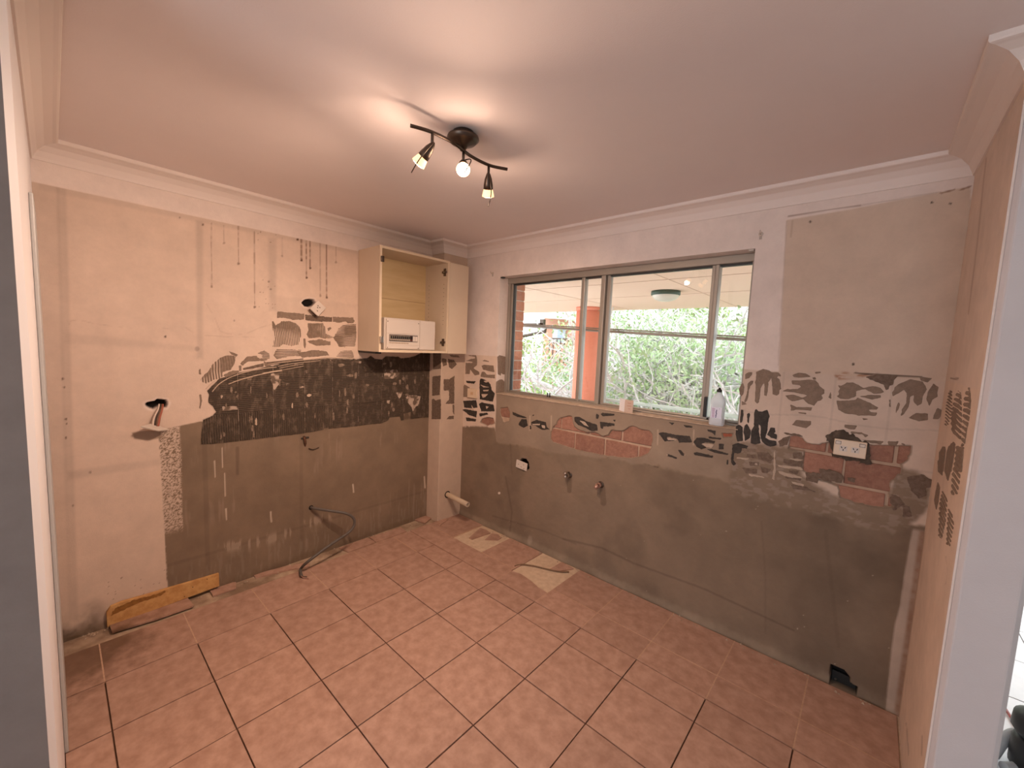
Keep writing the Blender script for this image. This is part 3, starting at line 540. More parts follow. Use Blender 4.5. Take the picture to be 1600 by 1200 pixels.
# ------------------------------------------------------------------ residue patches: raised shapes cut from a field by marching squares
def patch(parent, ax, val, nrm, polys, m, h=.0022, jit=.004, comb=None, res=.0030, holes=(), clip=None, name='adhesive_patch', seed=None, px=True, nfreq=85):
    if jit < .0025 and name == 'adhesive_patch': jit *= 1.55
    seed = seed if seed is not None else random.randint(0, 9999)
    if px: pl = [(on(u, v, ax, val)[1 - ax], on(u, v, ax, val)[2]) for u, v in polys]
    else: pl = polys
    if comb and comb[2] > 0: res = .0022
    pl = np.array(pl); lo = pl.min(0) - .01; hi = pl.max(0) + .01
    if clip:
        lo = np.maximum(lo, [clip[0], clip[2]]); hi = np.minimum(hi, [clip[1], clip[3]])
    if clip: lo -= 2 * res; hi += 2 * res
    if (hi - lo).min() < .006: return None
    nx = max(3, int((hi[0] - lo[0]) / res) + 1); ny = max(3, int((hi[1] - lo[1]) / res) + 1)
    gx = lo[0] + res * np.arange(nx); gy = lo[1] + res * np.arange(ny); A, B = np.meshgrid(gx, gy, indexing='ij')
    f = sdf(pl, A, B)
    for H in holes: f = np.minimum(f, -sdf(H, A, B))
    f = f + jit * 2 * (fbm(A * nfreq, B * nfreq, 3, seed) - .5)
    if clip: f = np.minimum(f, np.minimum(np.minimum(A - clip[0], clip[1] - A), np.minimum(B - clip[2], clip[3] - B)) + .0012 * (fbm(A * 90, B * 90, 2, seed + 1) - .5))
    hh = h * (.75 + .5 * fbm(A * 45, B * 45, 3, seed + 5))
    if comb:
        kind, pitch, depth = comb[:3]
        w = (A if kind == 'v' else B) + .012 * (fbm(A * 9, B * 9, 2, seed + 9) - .5) + (0.10 * (B - lo[1]) if kind == 'v' else 0)
        s = np.sin(2 * math.pi * w / pitch)
        hh = hh + .0014 * s
        if depth > 0: f = np.minimum(f, .0003 + res * 1.2 * (s + depth - 1.9 + 2.8 * fbm(A * 11, B * 11, 2, seed + 3)))
    f[0, :] = f[-1, :] = -1; f[:, 0] = f[:, -1] = -1
    ins = f > 0
    if ins.sum() < 6: return None
    V = []; F = []; nid = {}; eid = {}
    def put(a, b, d): V.append((val + nrm * d, a, b) if ax == 0 else (a, val + nrm * d, b)); return len(V) - 1
    def node(i, j):
        k = (i, j)
        if k not in nid: nid[k] = put(gx[i], gy[j], max(hh[i, j], .0006))
        return nid[k]
    def cross(i, j, k, l):
        key = (i, j, k, l) if (i, j) < (k, l) else (k, l, i, j)
        if key not in eid:
            i, j, k, l = key; t = f[i, j] / (f[i, j] - f[k, l]); t = min(max(t, .02), .98); a = gx[i] + t * (gx[k] - gx[i]); b = gy[j] + t * (gy[l] - gy[j])
            eid[key] = (put(a, b, max(.0006, min(hh[i, j], hh[k, l]) * .8)), put(a, b, -.0012))
        return eid[key]
    flip = (nrm > 0) == (ax == 1)
    c = ins[:-1, :-1].astype(int) + ins[1:, :-1] + ins[1:, 1:] + ins[:-1, 1:]
    for i, j in zip(*np.nonzero(c)):
        cs = ((i, j), (i + 1, j), (i + 1, j + 1), (i, j + 1)); poly = []; seg = []
        for q in range(4):
            p, n_ = cs[q], cs[(q + 1) % 4]
            if ins[p]: poly.append(node(*p))
            if ins[p] != ins[n_]:
                e = cross(*p, *n_); poly.append(e[0]); seg.append((e, ins[p]))
        if len(poly) >= 3: F.append(tuple(poly[::-1]) if flip else tuple(poly))
        if len(seg) == 2:
            a, b = (seg[0][0], seg[1][0]); F.append((a[0], b[0], b[1], a[1]))
    return mesh_obj(name, V, F, m, parent)
def PA(P, m=m_grey, **k): return patch(wall_left, 0, XA, 1, P, m, **k)
def PB(P, m=m_grey, **k): return patch(wall_back, 1, YB, -1, P, m, **k)
def PCw(P, m=m_grey, **k): return patch(wall_right, 0, XC, -1, P, m, **k)
# left wall: the dark field, one patch for each lost tile
Yc = [-.56, -.345, -.148, .048, .241, .439, .638, .833, 1.03, 1.098]; Zc = [1.56, 1.285, 1.085, .84]
HOLES = [L3([(865, 380), (960, 370), (960, 500), (910, 560), (890, 500), (870, 460)]), L5([(415, 320), (600, 320), (640, 380), (560, 440), (440, 450)]), L5([(720, 690), (760, 660), (850, 665), (920, 680), (890, 800), (850, 820), (850, 920), (820, 920), (800, 830), (740, 760)]), L5([(590, 630), (680, 615), (660, 680), (630, 710)]), L5([(690, 910), (790, 890), (780, 995), (690, 995)]), L3([(335, 742), (500, 735), (505, 775), (335, 790)]), L5([(465, 730), (510, 730), (500, 780), (465, 775)]), L4([(640, 965), (700, 960), (700, 985), (645, 990)]), L4([(430, 290), (455, 285), (460, 320), (435, 325)]), L4([(360, 470), (380, 465), (415, 485), (360, 500)]), L4([(195, 440), (250, 445), (205, 465)]), L4([(720, 165), (740, 180), (735, 220), (722, 210)]), L5([(40, 205), (130, 208), (125, 240), (95, 235), (45, 222)])]
HW = [[tuple(on(u, v, 0, XA)[1:]) for u, v in H] for H in HOLES]; DW = [tuple(on(u, v, 0, XA)[1:]) for u, v in DARKPOLY]
for i in range(9):
    for j in range(3):
        g = .0013; cb = ('v', .0125, 0) if j == 2 and i < 4 else ('h', .012, 0)
        hl = [H for H in HW if max(p[0] for p in H) > Yc[i] and min(p[0] for p in H) < Yc[i + 1]]
        patch(wall_left, 0, XA, 1, DW, m_dark_v if cb[0] == 'v' else m_dark_h, h=.003, jit=.0028, comb=cb, holes=hl, clip=(Yc[i] + g, Yc[i + 1] - g, Zc[j + 1] + .0003, Zc[j] - .0003), px=False, nfreq=45)
rs = random.Random(11); DP = np.array(DARKPOLY); m_smear = mat('pale_smear', (.17, .125, .09), .9, (.30, .22, .165), 90)
cnt = 0
while cnt < 46:
    u, v = rs.uniform(325, 665), rs.uniform(560, 690)
    if sdf(DP, np.array([u]), np.array([v]))[0] < 5: continue
    cnt += 1; low = v > 620; w_, h_ = (rs.uniform(1.0, 2.4), rs.uniform(2.5, 7)) if low or rs.random() < .6 else (rs.uniform(2.5, 6), rs.uniform(1.2, 3))
    P = [(u + w_ * math.cos(a) * rs.uniform(.6, 1.2), v + h_ * math.sin(a) * rs.uniform(.6, 1.2)) for a in [k * .785 for k in range(8)]]
    PA(P, m_smear if rs.random() < .85 else m_creamridge, h=.0052, jit=.0035, res=.0026, name='plaster_smear', nfreq=160)
V_ = ('v', .0105, .75)
PA(L2([(235, 165), (650, 205), (650, 290), (470, 300), (430, 285), (320, 265), (230, 265)])); PA(L2([(665, 215), (1085, 260), (1085, 325), (860, 325), (670, 305)]), m_mid); PA(L2([(1100, 250), (1420, 265), (1440, 320), (1420, 350), (1340, 350), (1290, 320), (1190, 345), (1100, 325)]))
PA(L2([(150, 310), (205, 380), (230, 370), (300, 320), (430, 320), (540, 360), (600, 450), (600, 560), (560, 690), (460, 710), (330, 680), (250, 725), (160, 720), (200, 560), (160, 440)]), comb=V_)
PA(L2([(700, 350), (950, 350), (990, 450), (980, 510), (1110, 570), (1060, 590), (950, 590), (880, 570), (720, 590), (690, 520), (720, 450)]), comb=V_)
PA(L2([(700, 630), (900, 600), (1060, 640), (1060, 690), (850, 700), (740, 660)])); PA(L2([(1015, 430), (1060, 410), (1080, 430), (1030, 475)]), jit=.001)
PA(L2([(1190, 430), (1280, 370), (1460, 370), (1470, 560), (1440, 720), (1200, 720), (1140, 620), (1110, 580), (1160, 490)]), comb=('h', .011, .95))
PA(L2([(640, 590), (670, 590), (680, 680), (665, 760), (645, 700)]), jit=.001); PA(L2([(150, 320), (170, 320), (205, 380), (200, 440), (160, 420)]), jit=.001)
PA(L2([(170, 850), (230, 750), (420, 760), (600, 770), (600, 870), (480, 860), (220, 910)]), comb=('h', .010, .7)); PA(L2([(540, 800), (650, 800), (800, 765), (1010, 790), (1040, 850), (900, 865), (620, 890)])); PA(L2([(1140, 880), (1230, 780), (1410, 780), (1430, 890)]), comb=('h', .010, .8))
PA(L3([(90, 440), (180, 350), (230, 270), (320, 200), (400, 175), (480, 190), (475, 250), (430, 340), (340, 360), (330, 430), (250, 440), (160, 490), (110, 475)]), comb=('v', .014, 1.1)); PA(L3([(400, 130), (460, 150), (505, 170), (490, 190), (440, 170)]), jit=.001)
PA(L3([(530, 270), (610, 190), (710, 180), (720, 205), (860, 225), (780, 240), (620, 245), (560, 290)])); PA(L3([(720, 155), (800, 125), (850, 160), (855, 215), (770, 205), (780, 170)]), comb=('h', .009, .8)); PA(L3([(75, 340), (95, 320), (100, 390), (75, 385)]), jit=.001); PA(L3([(515, 290), (545, 290), (545, 350), (520, 350)]), jit=.001)
PA(L3([(340, 400), (450, 345), (520, 350), (500, 380), (380, 425)])); PA(L3([(790, 240), (830, 260), (890, 310), (840, 320), (800, 290)]), jit=.001); PA(L3([(80, 610), (100, 610), (110, 680), (90, 770), (78, 760), (90, 690)]), jit=.001)
PA(L3([(560, 320), (700, 285), (790, 265), (790, 300), (640, 330), (560, 340)]), m_mid, jit=.0012); PA(L3([(830, 270), (988, 240), (988, 265), (840, 290)]), m_mid, jit=.0012); PA(L2([(60, 960), (330, 930), (640, 900), (640, 915), (330, 950), (70, 985)]), m_mid, jit=.001)
# pale ridges the trowel left in the arc
for P, r_ in ((L3([(220, 580), (290, 500), (380, 440), (500, 390), (640, 350), (800, 322), (930, 308)]), .0028), (L3([(150, 550), (200, 500), (260, 452)]), .0022), (L3([(400, 495), (520, 450), (680, 405), (830, 372), (988, 347)]), .0032), (L2([(80, 995), (350, 955), (650, 925), (1000, 890), (1400, 895)]), .0024), (L2([(240, 1025), (440, 985), (660, 958), (900, 935)]), .0022), (L2([(260, 1052), (440, 1018), (640, 985)]), .002), (L2([(300, 1085), (640, 1018)]), .0018), (L2([(0, 1135), (150, 1105), (300, 1080)]), .003)):
    w = [Vector(on(u, v, 0, XA)) + Vector((.0035, 0, 0)) for u, v in P]; MB().tube(smooth_path(w, 5), r_, 6).build('plaster_ridge', m_creamridge, wall_left, True)
# back wall, right of the window
for P in ([(240, 250), (300, 215), (355, 215), (350, 255), (300, 310), (245, 325)], [(180, 400), (215, 385), (230, 450), (215, 560), (185, 600), (155, 560), (150, 480)], [(285, 390), (330, 350), (370, 350), (365, 395), (320, 440), (300, 500), (295, 590), (270, 660), (240, 695), (230, 660), (260, 590), (280, 500)], [(185, 660), (215, 680), (270, 715), (195, 730)],
          [(415, 210), (530, 165), (620, 185), (660, 215), (760, 215), (800, 260), (800, 290), (760, 270), (735, 300), (780, 330), (800, 400), (805, 480), (780, 490), (775, 560), (740, 580), (670, 560), (665, 400), (655, 290), (610, 370), (600, 480), (580, 590), (540, 580), (545, 400), (530, 390), (490, 450), (470, 600), (460, 680), (430, 710), (395, 670), (400, 560), (405, 420), (395, 380), (415, 320)],
          [(975, 260), (1080, 225), (1190, 235), (1270, 285), (1080, 305), (1000, 290)], [(965, 340), (1100, 345), (1270, 330), (1340, 345), (1390, 390), (1400, 430), (1480, 490), (1485, 550), (1440, 575), (1460, 620), (1430, 660), (1380, 670), (1320, 735), (1230, 710), (1150, 640), (980, 670), (920, 640), (870, 580), (1000, 565), (1130, 615), (1220, 580), (1100, 550), (1000, 530), (830, 510), (900, 480), (1060, 480), (1120, 440), (1090, 420), (980, 410)],
          [(950, 720), (1000, 740), (1040, 760), (1300, 760), (1270, 815), (1080, 800), (960, 815)], [(1070, 840), (1200, 850), (1195, 875), (1080, 855)], [(975, 1040), (1040, 960), (1270, 980), (1270, 1030), (1200, 1090), (1060, 1060)], [(1540, 610), (1580, 520), (1590, 635)], [(1290, 300), (1340, 295), (1350, 325), (1310, 330)], [(1325, 210), (1430, 205), (1420, 230), (1340, 235)]):
    PB(K1(P), jit=.0014)
for P in ([(385, 870), (400, 800), (420, 790), (450, 825), (510, 830), (590, 800), (625, 900), (600, 1000), (590, 1130), (560, 1240), (620, 1270), (735, 1290), (735, 1355), (640, 1380), (560, 1350), (500, 1290), (480, 1200), (490, 1060), (450, 1010), (460, 1150), (480, 1260), (480, 1320), (400, 1345), (330, 1320), (335, 1150), (380, 1050), (385, 960)], [(235, 1040), (275, 1020), (330, 1130), (320, 1240), (240, 1290), (220, 1150)], [(100, 1060), (150, 1035), (205, 1070), (210, 1290), (120, 1300), (95, 1180)], [(275, 870), (310, 850), (325, 880), (310, 920), (300, 1010), (280, 1000)], [(180, 800), (215, 810), (215, 880), (195, 1000), (165, 1010), (160, 960)], [(640, 1080), (710, 1085), (715, 1150), (690, 1170), (740, 1190), (735, 1265), (650, 1240), (590, 1190)]):
    PB(K1(P), m_black, jit=.0014, h=.003)
for P, mm in (([(40, 350), (130, 320), (290, 370), (270, 410), (190, 400), (180, 470), (130, 490), (70, 470), (60, 590), (100, 650), (60, 680), (20, 620), (40, 440)], m_black), ([(300, 610), (470, 620), (460, 680), (320, 680)], m_mid), ([(180, 700), (440, 730), (430, 800), (260, 790)], m_mid), ([(760, 300), (830, 240), (940, 210), (900, 350), (780, 380)], m_mid), ([(830, 160), (1060, 180), (1150, 220), (1000, 210), (900, 195)], m_mid), ([(840, 570), (950, 590), (1130, 600), (1120, 690), (960, 680), (840, 620)], m_mid), ([(980, 470), (1130, 470), (1150, 570), (1000, 560)], m_mid), ([(920, 740), (1080, 760), (1060, 810), (920, 780)], m_mid), ([(860, 840), (1120, 880), (1100, 910), (880, 870)], m_mid), ([(430, 450), (600, 470), (680, 560), (640, 640), (440, 560)], m_mid), ([(200, 400), (600, 430), (580, 470), (400, 470), (220, 440)], m_grey), ([(280, 500), (420, 500), (420, 560), (260, 540)], m_mid), ([(480, 680), (640, 730), (600, 800), (500, 790)], m_mid), ([(1180, 780), (1420, 790), (1380, 960), (1200, 900)], m_mid), ([(950, 970), (1180, 1000), (1350, 1090), (1200, 1060), (1000, 1040)], m_mid)):
    PB(K4(P), mm, jit=.0045 if mm is m_mid else .002)
for P in ([(120, 540), (300, 560), (290, 585), (110, 560)], [(320, 620), (430, 640), (440, 670), (330, 660)], [(710, 440), (720, 700), (700, 900), (670, 880), (690, 700), (690, 460)], [(740, 660), (1100, 700), (1140, 740), (900, 720), (760, 690)], [(760, 760), (1130, 850), (1140, 880), (900, 850), (770, 800)], [(300, 800), (560, 850), (540, 870), (300, 830)], [(960, 920), (1160, 970), (1150, 1000), (980, 950)], [(930, 560), (1150, 575), (1150, 600), (1020, 600)]):
    PB(K4(P), m_patchB, jit=.004, name='plaster_patch')
for P in ([(275, 415), (350, 425), (430, 375), (530, 375), (690, 460), (840, 430), (960, 460), (1015, 525), (960, 550), (850, 550), (720, 480), (570, 510), (580, 590), (450, 640), (330, 630), (275, 590), (310, 570), (300, 510), (330, 470)], [(640, 595), (760, 570), (960, 575), (965, 610), (830, 645)], [(275, 660), (470, 660), (570, 640), (600, 610), (780, 690), (920, 770), (900, 800), (760, 800), (800, 835), (910, 845), (880, 895), (640, 895), (400, 860), (300, 800), (285, 720)], [(1090, 650), (1115, 640), (1120, 760), (1095, 755)], [(1240, 680), (1260, 720), (1210, 850), (1190, 850), (1200, 770)], [(670, 930), (810, 950), (690, 965)], [(400, 1035), (600, 1045), (560, 1110), (480, 1110), (390, 1075)]):
    PB(K2(P), jit=.0014)
PB(K2([(720, 290), (880, 250), (1050, 245), (1230, 270), (1170, 340), (1160, 410), (1100, 430), (1090, 480), (1040, 495), (1015, 410), (900, 370), (840, 350)]), m_mid, jit=.003, h=.004)
for P in ([(40, 260), (150, 215), (280, 240), (320, 320), (280, 400), (270, 470), (220, 500), (180, 440), (185, 385), (150, 400), (130, 500), (90, 570), (50, 600), (60, 540), (110, 460), (110, 360), (80, 330), (30, 360), (-30, 395), (-40, 360), (-10, 300)], [(330, 350), (390, 260), (440, 300), (430, 400), (380, 430), (345, 500), (320, 420)], [(130, 620), (210, 570), (330, 575), (330, 640), (240, 655)], [(380, 630), (430, 510), (480, 540), (480, 590), (440, 630)], [(240, 190), (380, 205), (330, 255), (260, 230)]):
    PB(K3(P), jit=.0014)
PB(K5([(80, 170), (230, 110), (330, 105), (440, 160), (520, 215), (690, 290), (690, 560), (560, 540), (350, 500), (170, 440), (140, 300)]), m_dark, jit=.010, h=.004, name='mortar_surround')
for P in ([(430, 120), (560, 130), (665, 170), (620, 200), (570, 160), (430, 150)], [(920, 250), (1060, 255), (1040, 310), (930, 300)], [(550, 225), (860, 255), (820, 290), (690, 275)], [(1095, 270), (1160, 290), (1150, 312), (1100, 300)]): PB(K5(P), jit=.002)
PB(K6([(100, 150), (240, 125), (350, 180), (350, 235), (280, 260), (280, 330), (215, 350), (150, 290)]), m_mid, jit=.004, h=.004); PB(K6([(60, 420), (130, 430), (150, 520), (60, 530)]), m_mid, jit=.004); PB(K5([(960, 950), (1080, 1000), (1140, 1100), (1000, 1170), (940, 1050)]), m_mid, jit=.006)
PB(K5([(0, 620), (180, 640), (330, 720), (300, 800), (60, 780), (0, 740)]), m_mid, jit=.007, h=.003); PB(K5([(380, 740), (490, 750), (470, 800), (370, 780)]), m_mid, jit=.004)
# back wall, left of the window and under the sill
for P in ([(255, 130), (380, 130), (390, 190), (390, 260), (340, 300), (380, 330), (420, 350), (420, 390), (360, 400), (330, 360), (300, 320), (290, 380), (235, 380), (235, 290), (240, 230), (330, 235), (330, 215), (250, 205), (310, 180), (365, 170), (360, 150)], [(455, 205), (490, 192), (545, 205), (550, 218), (500, 212)], [(450, 270), (490, 255), (610, 270), (615, 310), (625, 355), (560, 345), (470, 320)], [(440, 400), (455, 350), (490, 350), (520, 390), (630, 390), (630, 440), (440, 420)], [(220, 520), (290, 560), (290, 690), (160, 690)]): PB(K7(P), m_grey, jit=.0016)
for P in ([(425, 470), (440, 440), (480, 450), (540, 480), (570, 520), (580, 560), (590, 600), (630, 640), (600, 750), (430, 720), (425, 600)], [(245, 470), (370, 480), (350, 510), (250, 500)], [(205, 740), (380, 730), (395, 830), (320, 840), (220, 830)], [(190, 860), (230, 850), (390, 880), (380, 960), (280, 930), (250, 900)], [(240, 960), (380, 985), (370, 1015), (250, 1010)], [(415, 780), (450, 760), (610, 790), (625, 880), (450, 880)], [(420, 910), (520, 900), (540, 920), (430, 950)], [(170, 200), (205, 210), (205, 360), (170, 360)], [(150, 590), (210, 620), (180, 670), (150, 660)]): PB(K7(P), m_black, jit=.003, h=.003)
for P in ([(480, 475), (520, 465), (560, 485), (510, 495)], [(430, 520), (500, 545), (570, 560), (480, 560)], [(470, 595), (550, 590), (540, 610), (480, 612)], [(450, 650), (540, 650), (500, 690), (470, 700)], [(510, 810), (550, 820), (520, 850)], [(315, 790), (340, 830), (360, 870), (330, 860)]): PB(K7(P), m_creamridge, jit=.0016, h=.0045, name='plaster_patch')
for P in ([(185, 205), (250, 235), (380, 285), (380, 298), (250, 280), (190, 245)], [(270, 380), (310, 310), (380, 310), (400, 400), (340, 430), (280, 400)], [(445, 350), (520, 320), (650, 350), (660, 420), (700, 450), (600, 460), (500, 400), (450, 390)], [(1045, 280), (1120, 280), (1200, 330), (1360, 390), (1370, 470), (1290, 480), (1200, 430), (1100, 390), (1050, 340)], [(1400, 345), (1600, 370), (1600, 400), (1450, 390), (1440, 450), (1410, 430)], [(1410, 240), (1440, 220), (1600, 240), (1600, 260), (1440, 270)], [(1350, 230), (1385, 260), (1370, 305), (1345, 300)], [(465, 250), (490, 240), (485, 262), (468, 266)], [(425, 400), (445, 400), (445, 450), (428, 450)]): PB(K8(P), m_black, jit=.003, h=.0025)
for P in ([(455, 375), (575, 375), (560, 395), (470, 390)], [(590, 390), (640, 400), (640, 440), (600, 430)], [(1120, 330), (1190, 345), (1250, 420), (1180, 390)]): PB(K8(P), m_patchB, jit=.002, h=.004, name='plaster_patch')
for P in ([(650, 270), (700, 255), (860, 290), (1000, 300), (1030, 370), (880, 375), (860, 330), (740, 305), (740, 320), (830, 350), (720, 360), (680, 310)], [(1045, 370), (1080, 320), (1160, 320), (1290, 360), (1280, 385), (1180, 370), (1130, 390), (1190, 430), (1130, 450), (1080, 420)], [(1200, 450), (1260, 450), (1440, 500), (1430, 515), (1280, 490)], [(1045, 490), (1080, 480), (1270, 525), (1260, 550), (1060, 515)], [(740, 500), (860, 545), (850, 560), (750, 530)], [(870, 455), (900, 460), (960, 530), (900, 515)], [(1210, 305), (1360, 325), (1350, 342), (1220, 325)], [(1200, 225), (1300, 240), (1290, 300), (1260, 260), (1210, 250)], [(1330, 385), (1390, 390), (1385, 450), (1335, 450)], [(1425, 570), (1440, 570), (1435, 625), (1422, 625)], [(0, 150), (90, 160), (120, 190), (20, 190)], [(130, 115), (160, 115), (150, 140)], [(770, 145), (830, 150), (800, 175)], [(920, 170), (1040, 190), (1030, 210), (960, 200)]): PB(L1(P), m_black, jit=.003, h=.0025)
for P in ([(740, 320), (850, 335), (850, 350), (760, 345)], [(1140, 385), (1280, 395), (1250, 440), (1180, 420)], [(735, 505), (760, 505), (750, 525)], [(935, 510), (960, 510), (950, 530)]): PB(L1(P), m_patchB, jit=.002, h=.004, name='plaster_patch')
# window reveal
for P in ([(660, 150), (690, 128), (720, 135), (770, 150), (768, 385), (735, 385), (712, 365), (705, 402), (668, 385)], [(643, 485), (690, 455), (725, 452), (762, 490), (762, 665), (640, 672)]): patch(wall_back, 0, WX0, 1, K7(P), m_grey, jit=.0012, clip=(YB, YB + .10, WZ0, WZ1), name='render_patch')
# corner pipe box faces
for P in ([(1088, 100), (1192, 100), (1192, 312), (1088, 320)], [(1078, 415), (1190, 400), (1175, 660), (1075, 672)], [(1072, 720), (1100, 712), (1120, 735), (1190, 715), (1190, 985), (1068, 985)]): patch(pb, 1, PY, -1, L5(P), m_mid, jit=.004)
for P in ([(1285, 180), (1360, 190), (1405, 250), (1340, 315), (1300, 290)], [(1228, 450), (1300, 450), (1370, 405), (1368, 780), (1250, 778), (1300, 720), (1298, 600), (1228, 600)], [(1262, 988), (1300, 945), (1362, 940), (1360, 985)], [(1205, 170), (1260, 180), (1270, 260), (1215, 280)], [(1345, 790), (1368, 790), (1368, 930), (1350, 890)]): patch(pb, 0, PX, 1, L5(P), m_mid, jit=.004)
for P in ([(1300, 120), (1420, 130), (1440, 160), (1330, 150)],): patch(pb, 0, PX, 1, L5(P), m_grey, jit=.004)
# right nib wall
HC = ('h', .012, .75)
for P, cb in (([(585, 340), (590, 560), (545, 700), (515, 700), (530, 500), (560, 340)], HC), ([(650, 340), (680, 360), (690, 620), (680, 840), (650, 850), (590, 770), (580, 620), (610, 440)], ('h', .018, 1.0)), ([(770, 300), (785, 440), (770, 600), (740, 760), (720, 890), (690, 920), (695, 760), (710, 560), (720, 420), (740, 340)], ('h', .018, .85)), ([(490, 920), (515, 920), (520, 960), (495, 1180), (445, 1180), (455, 980)], None), ([(555, 920), (600, 870), (620, 890), (615, 960), (580, 1180), (510, 1180), (535, 970)], None), ([(640, 910), (710, 930), (690, 1180), (610, 1180), (630, 960)], ('h', .018, 1.05))): PCw(K3(P), jit=.003, comb=cb)
for P, cb in (([(395, 200), (415, 250), (400, 380), (380, 460), (362, 370)], None), ([(440, 285), (485, 370), (470, 560), (430, 740), (405, 700), (415, 400)], ('h', .016, 1.0)), ([(500, 430), (530, 500), (545, 600), (510, 800), (480, 780), (490, 560)], ('h', .014, .8)), ([(560, 0), (615, 0), (600, 200), (580, 310), (525, 320), (535, 120)], ('h', .018, 1.0)), ([(460, 100), (520, 0), (510, 120), (490, 190)], None), ([(395, 0), (445, 0), (435, 140), (400, 100)], None)): PCw(K6(P), jit=.003, comb=cb)
# exposed bricks of the back wall, set behind the broken render
def brick(x0, x1, z0, z1, y=YB + .007, d=.05, m_=m_brick):
    g = .005; V = []
    jx = lambda: random.uniform(-.002, .002)
    c = MB(); c.box(x0 + g, x1 - g, y + random.uniform(-.0015, .002), y + d, z0 + g, z1 - g)
    c.v = [(a + jx(), b, e + jx()) for a, b, e in c.v]; return c.build('brick', m_, wall_back, bevel=.003, seg=1)
for k in range(-1, 4): 
    x = -.242 + .2425 * k; brick(x - (0 if k > -1 else 0), x + .2425, .976, 1.108)
for k in range(-1, 3): brick(-.117 + .239 * k, -.117 + .239 * (k + 1), .848, .972)
for a, b_ in ((1.13, 1.21), (1.21, 1.371), (1.371, 1.60)): brick(a, b_, .984, 1.112)
for a, b_ in ((1.10, 1.30), (1.30, 1.54), (1.54, 1.60)): brick(a, b_, 1.116, 1.24)
for a, b_ in ((1.14, 1.29), (1.29, 1.53), (1.53, 1.62)): brick(a, b_, .856, .980)
brick(-1.11, -.93, .848, .972); brick(.70, .93, 1.08, 1.155, m_=mat('red_brick', (.38, .11, .06), .9, (.3, .09, .05), 60))
brick(-.90, -.74, .976, 1.08)
# ------------------------------------------------------------------ window
YW = YB + .13
win = struct(thing('window_1', (0, YW, WZ0), 'bronze aluminium sliding window', 'window')); del win['category']
def wb(name, x0, x1, z0, z1, y0=YW - .02, y1=YW + .03, m_=m_alu, bev=.003): return MB().box(x0, x1, y0, y1, z0, z1).build(name, m_, win, bevel=bev)
wb('frame', WX0, WX0 + .028, WZ0, WZ1, YW - .03, YW + .04); wb('frame', WX1 - .028, WX1, WZ0, WZ1, YW - .03, YW + .04)
wb('frame', WX0, WX1, WZ1 - .045, WZ1, YW - .035, YW + .04); wb('frame', WX0, WX1, WZ0, WZ0 + .018, YW - .035, YW + .04)
wb('sash_stile', WX0 + .028, WX0 + .048, WZ0 + .018, WZ1 - .045); wb('sash_stile', -.200, -.174, WZ0 + .018, WZ1 - .045); wb('sash_stile', -.036, -.004, WZ0 + .018, WZ1 - .045, YW - .03); wb('sash_stile', -.002, .024, WZ0 + .018, WZ1 - .045, YW - .005); wb('sash_stile', .680, .700, WZ0 + .018, WZ1 - .045); wb('sash_stile', .701, .722, WZ0 + .018, WZ1 - .045, YW - .03)
for a, b_ in ((WX0 + .048, -.200), (-.174, -.036), (.024, .680), (.722, WX1 - .028)):
    wb('sash_rail', a, b_, WZ0 + .018, WZ0 + .030, YW - .012, YW + .02); wb('sash_seal', a, b_, WZ1 - .055, WZ1 - .045, YW - .012, YW + .02, m_aludark, 0)
    MB().box(a, b_, YW + .003, YW + .006, WZ0 + .03, WZ1 - .055).build('pane', m_glass, win)
wb('sash_seal', WX0 + .046, WX0 + .051, WZ0 + .02, WZ1 - .05, YW - .012, YW + .02, m_aludark, 0); wb('sash_seal', -.205, -.200, WZ0 + .02, WZ1 - .05, YW - .012, YW + .02, m_aludark, 0); wb('sash_seal', -.041, -.036, WZ0 + .02, WZ1 - .05, YW - .012, YW + .02, m_aludark, 0)
wb('latch', .704, .724, WZ0 + .035, WZ0 + .155, YW - .050, YW - .028, m_blackp, .004); wb('latch', -.455, -.448, WZ0 + .018, WZ0 + .052, YW - .03, YW - .022, m_aludark, .001); wb('latch', -.435, -.428, WZ0 + .018, WZ0 + .052, YW - .03, YW - .022, m_aludark, .001)
MB().box(WX0 + .0005, WX1 - .0005, YB - .006, YW + .035, WZ0 + .0005, WZ0 + .006).build('window_sill', m_sill, win, bevel=.003)
# blind bracket at the head, left and right
wb('blind_bracket', WX1 - .03, WX1 - .004, WZ1 - .012, WZ1 - .001, YB - .004, YB + .02, m_metal, .002); wb('blind_bracket', WX0 + .004, WX0 + .03, WZ1 - .012, WZ1 - .001, YB + .0, YB + .03, m_aludark, .002)
# outer brick jamb of the opening
for k in range(12): MB().box(WX0 - .2, WX0 + .006, YB + .205, YB + .315, 1.10 + k * .086 + .005, 1.10 + (k + 1) * .086 - .005).build('brick', m_brick_out, wall_back, bevel=.003, seg=1)
MB().box(WX0 - .2, WX0 + .001, YB + .205, YB + .31, 1.05, 2.16).build('mortar_bed', mat('pale_mortar', (.62, .50, .42), .95), wall_back)
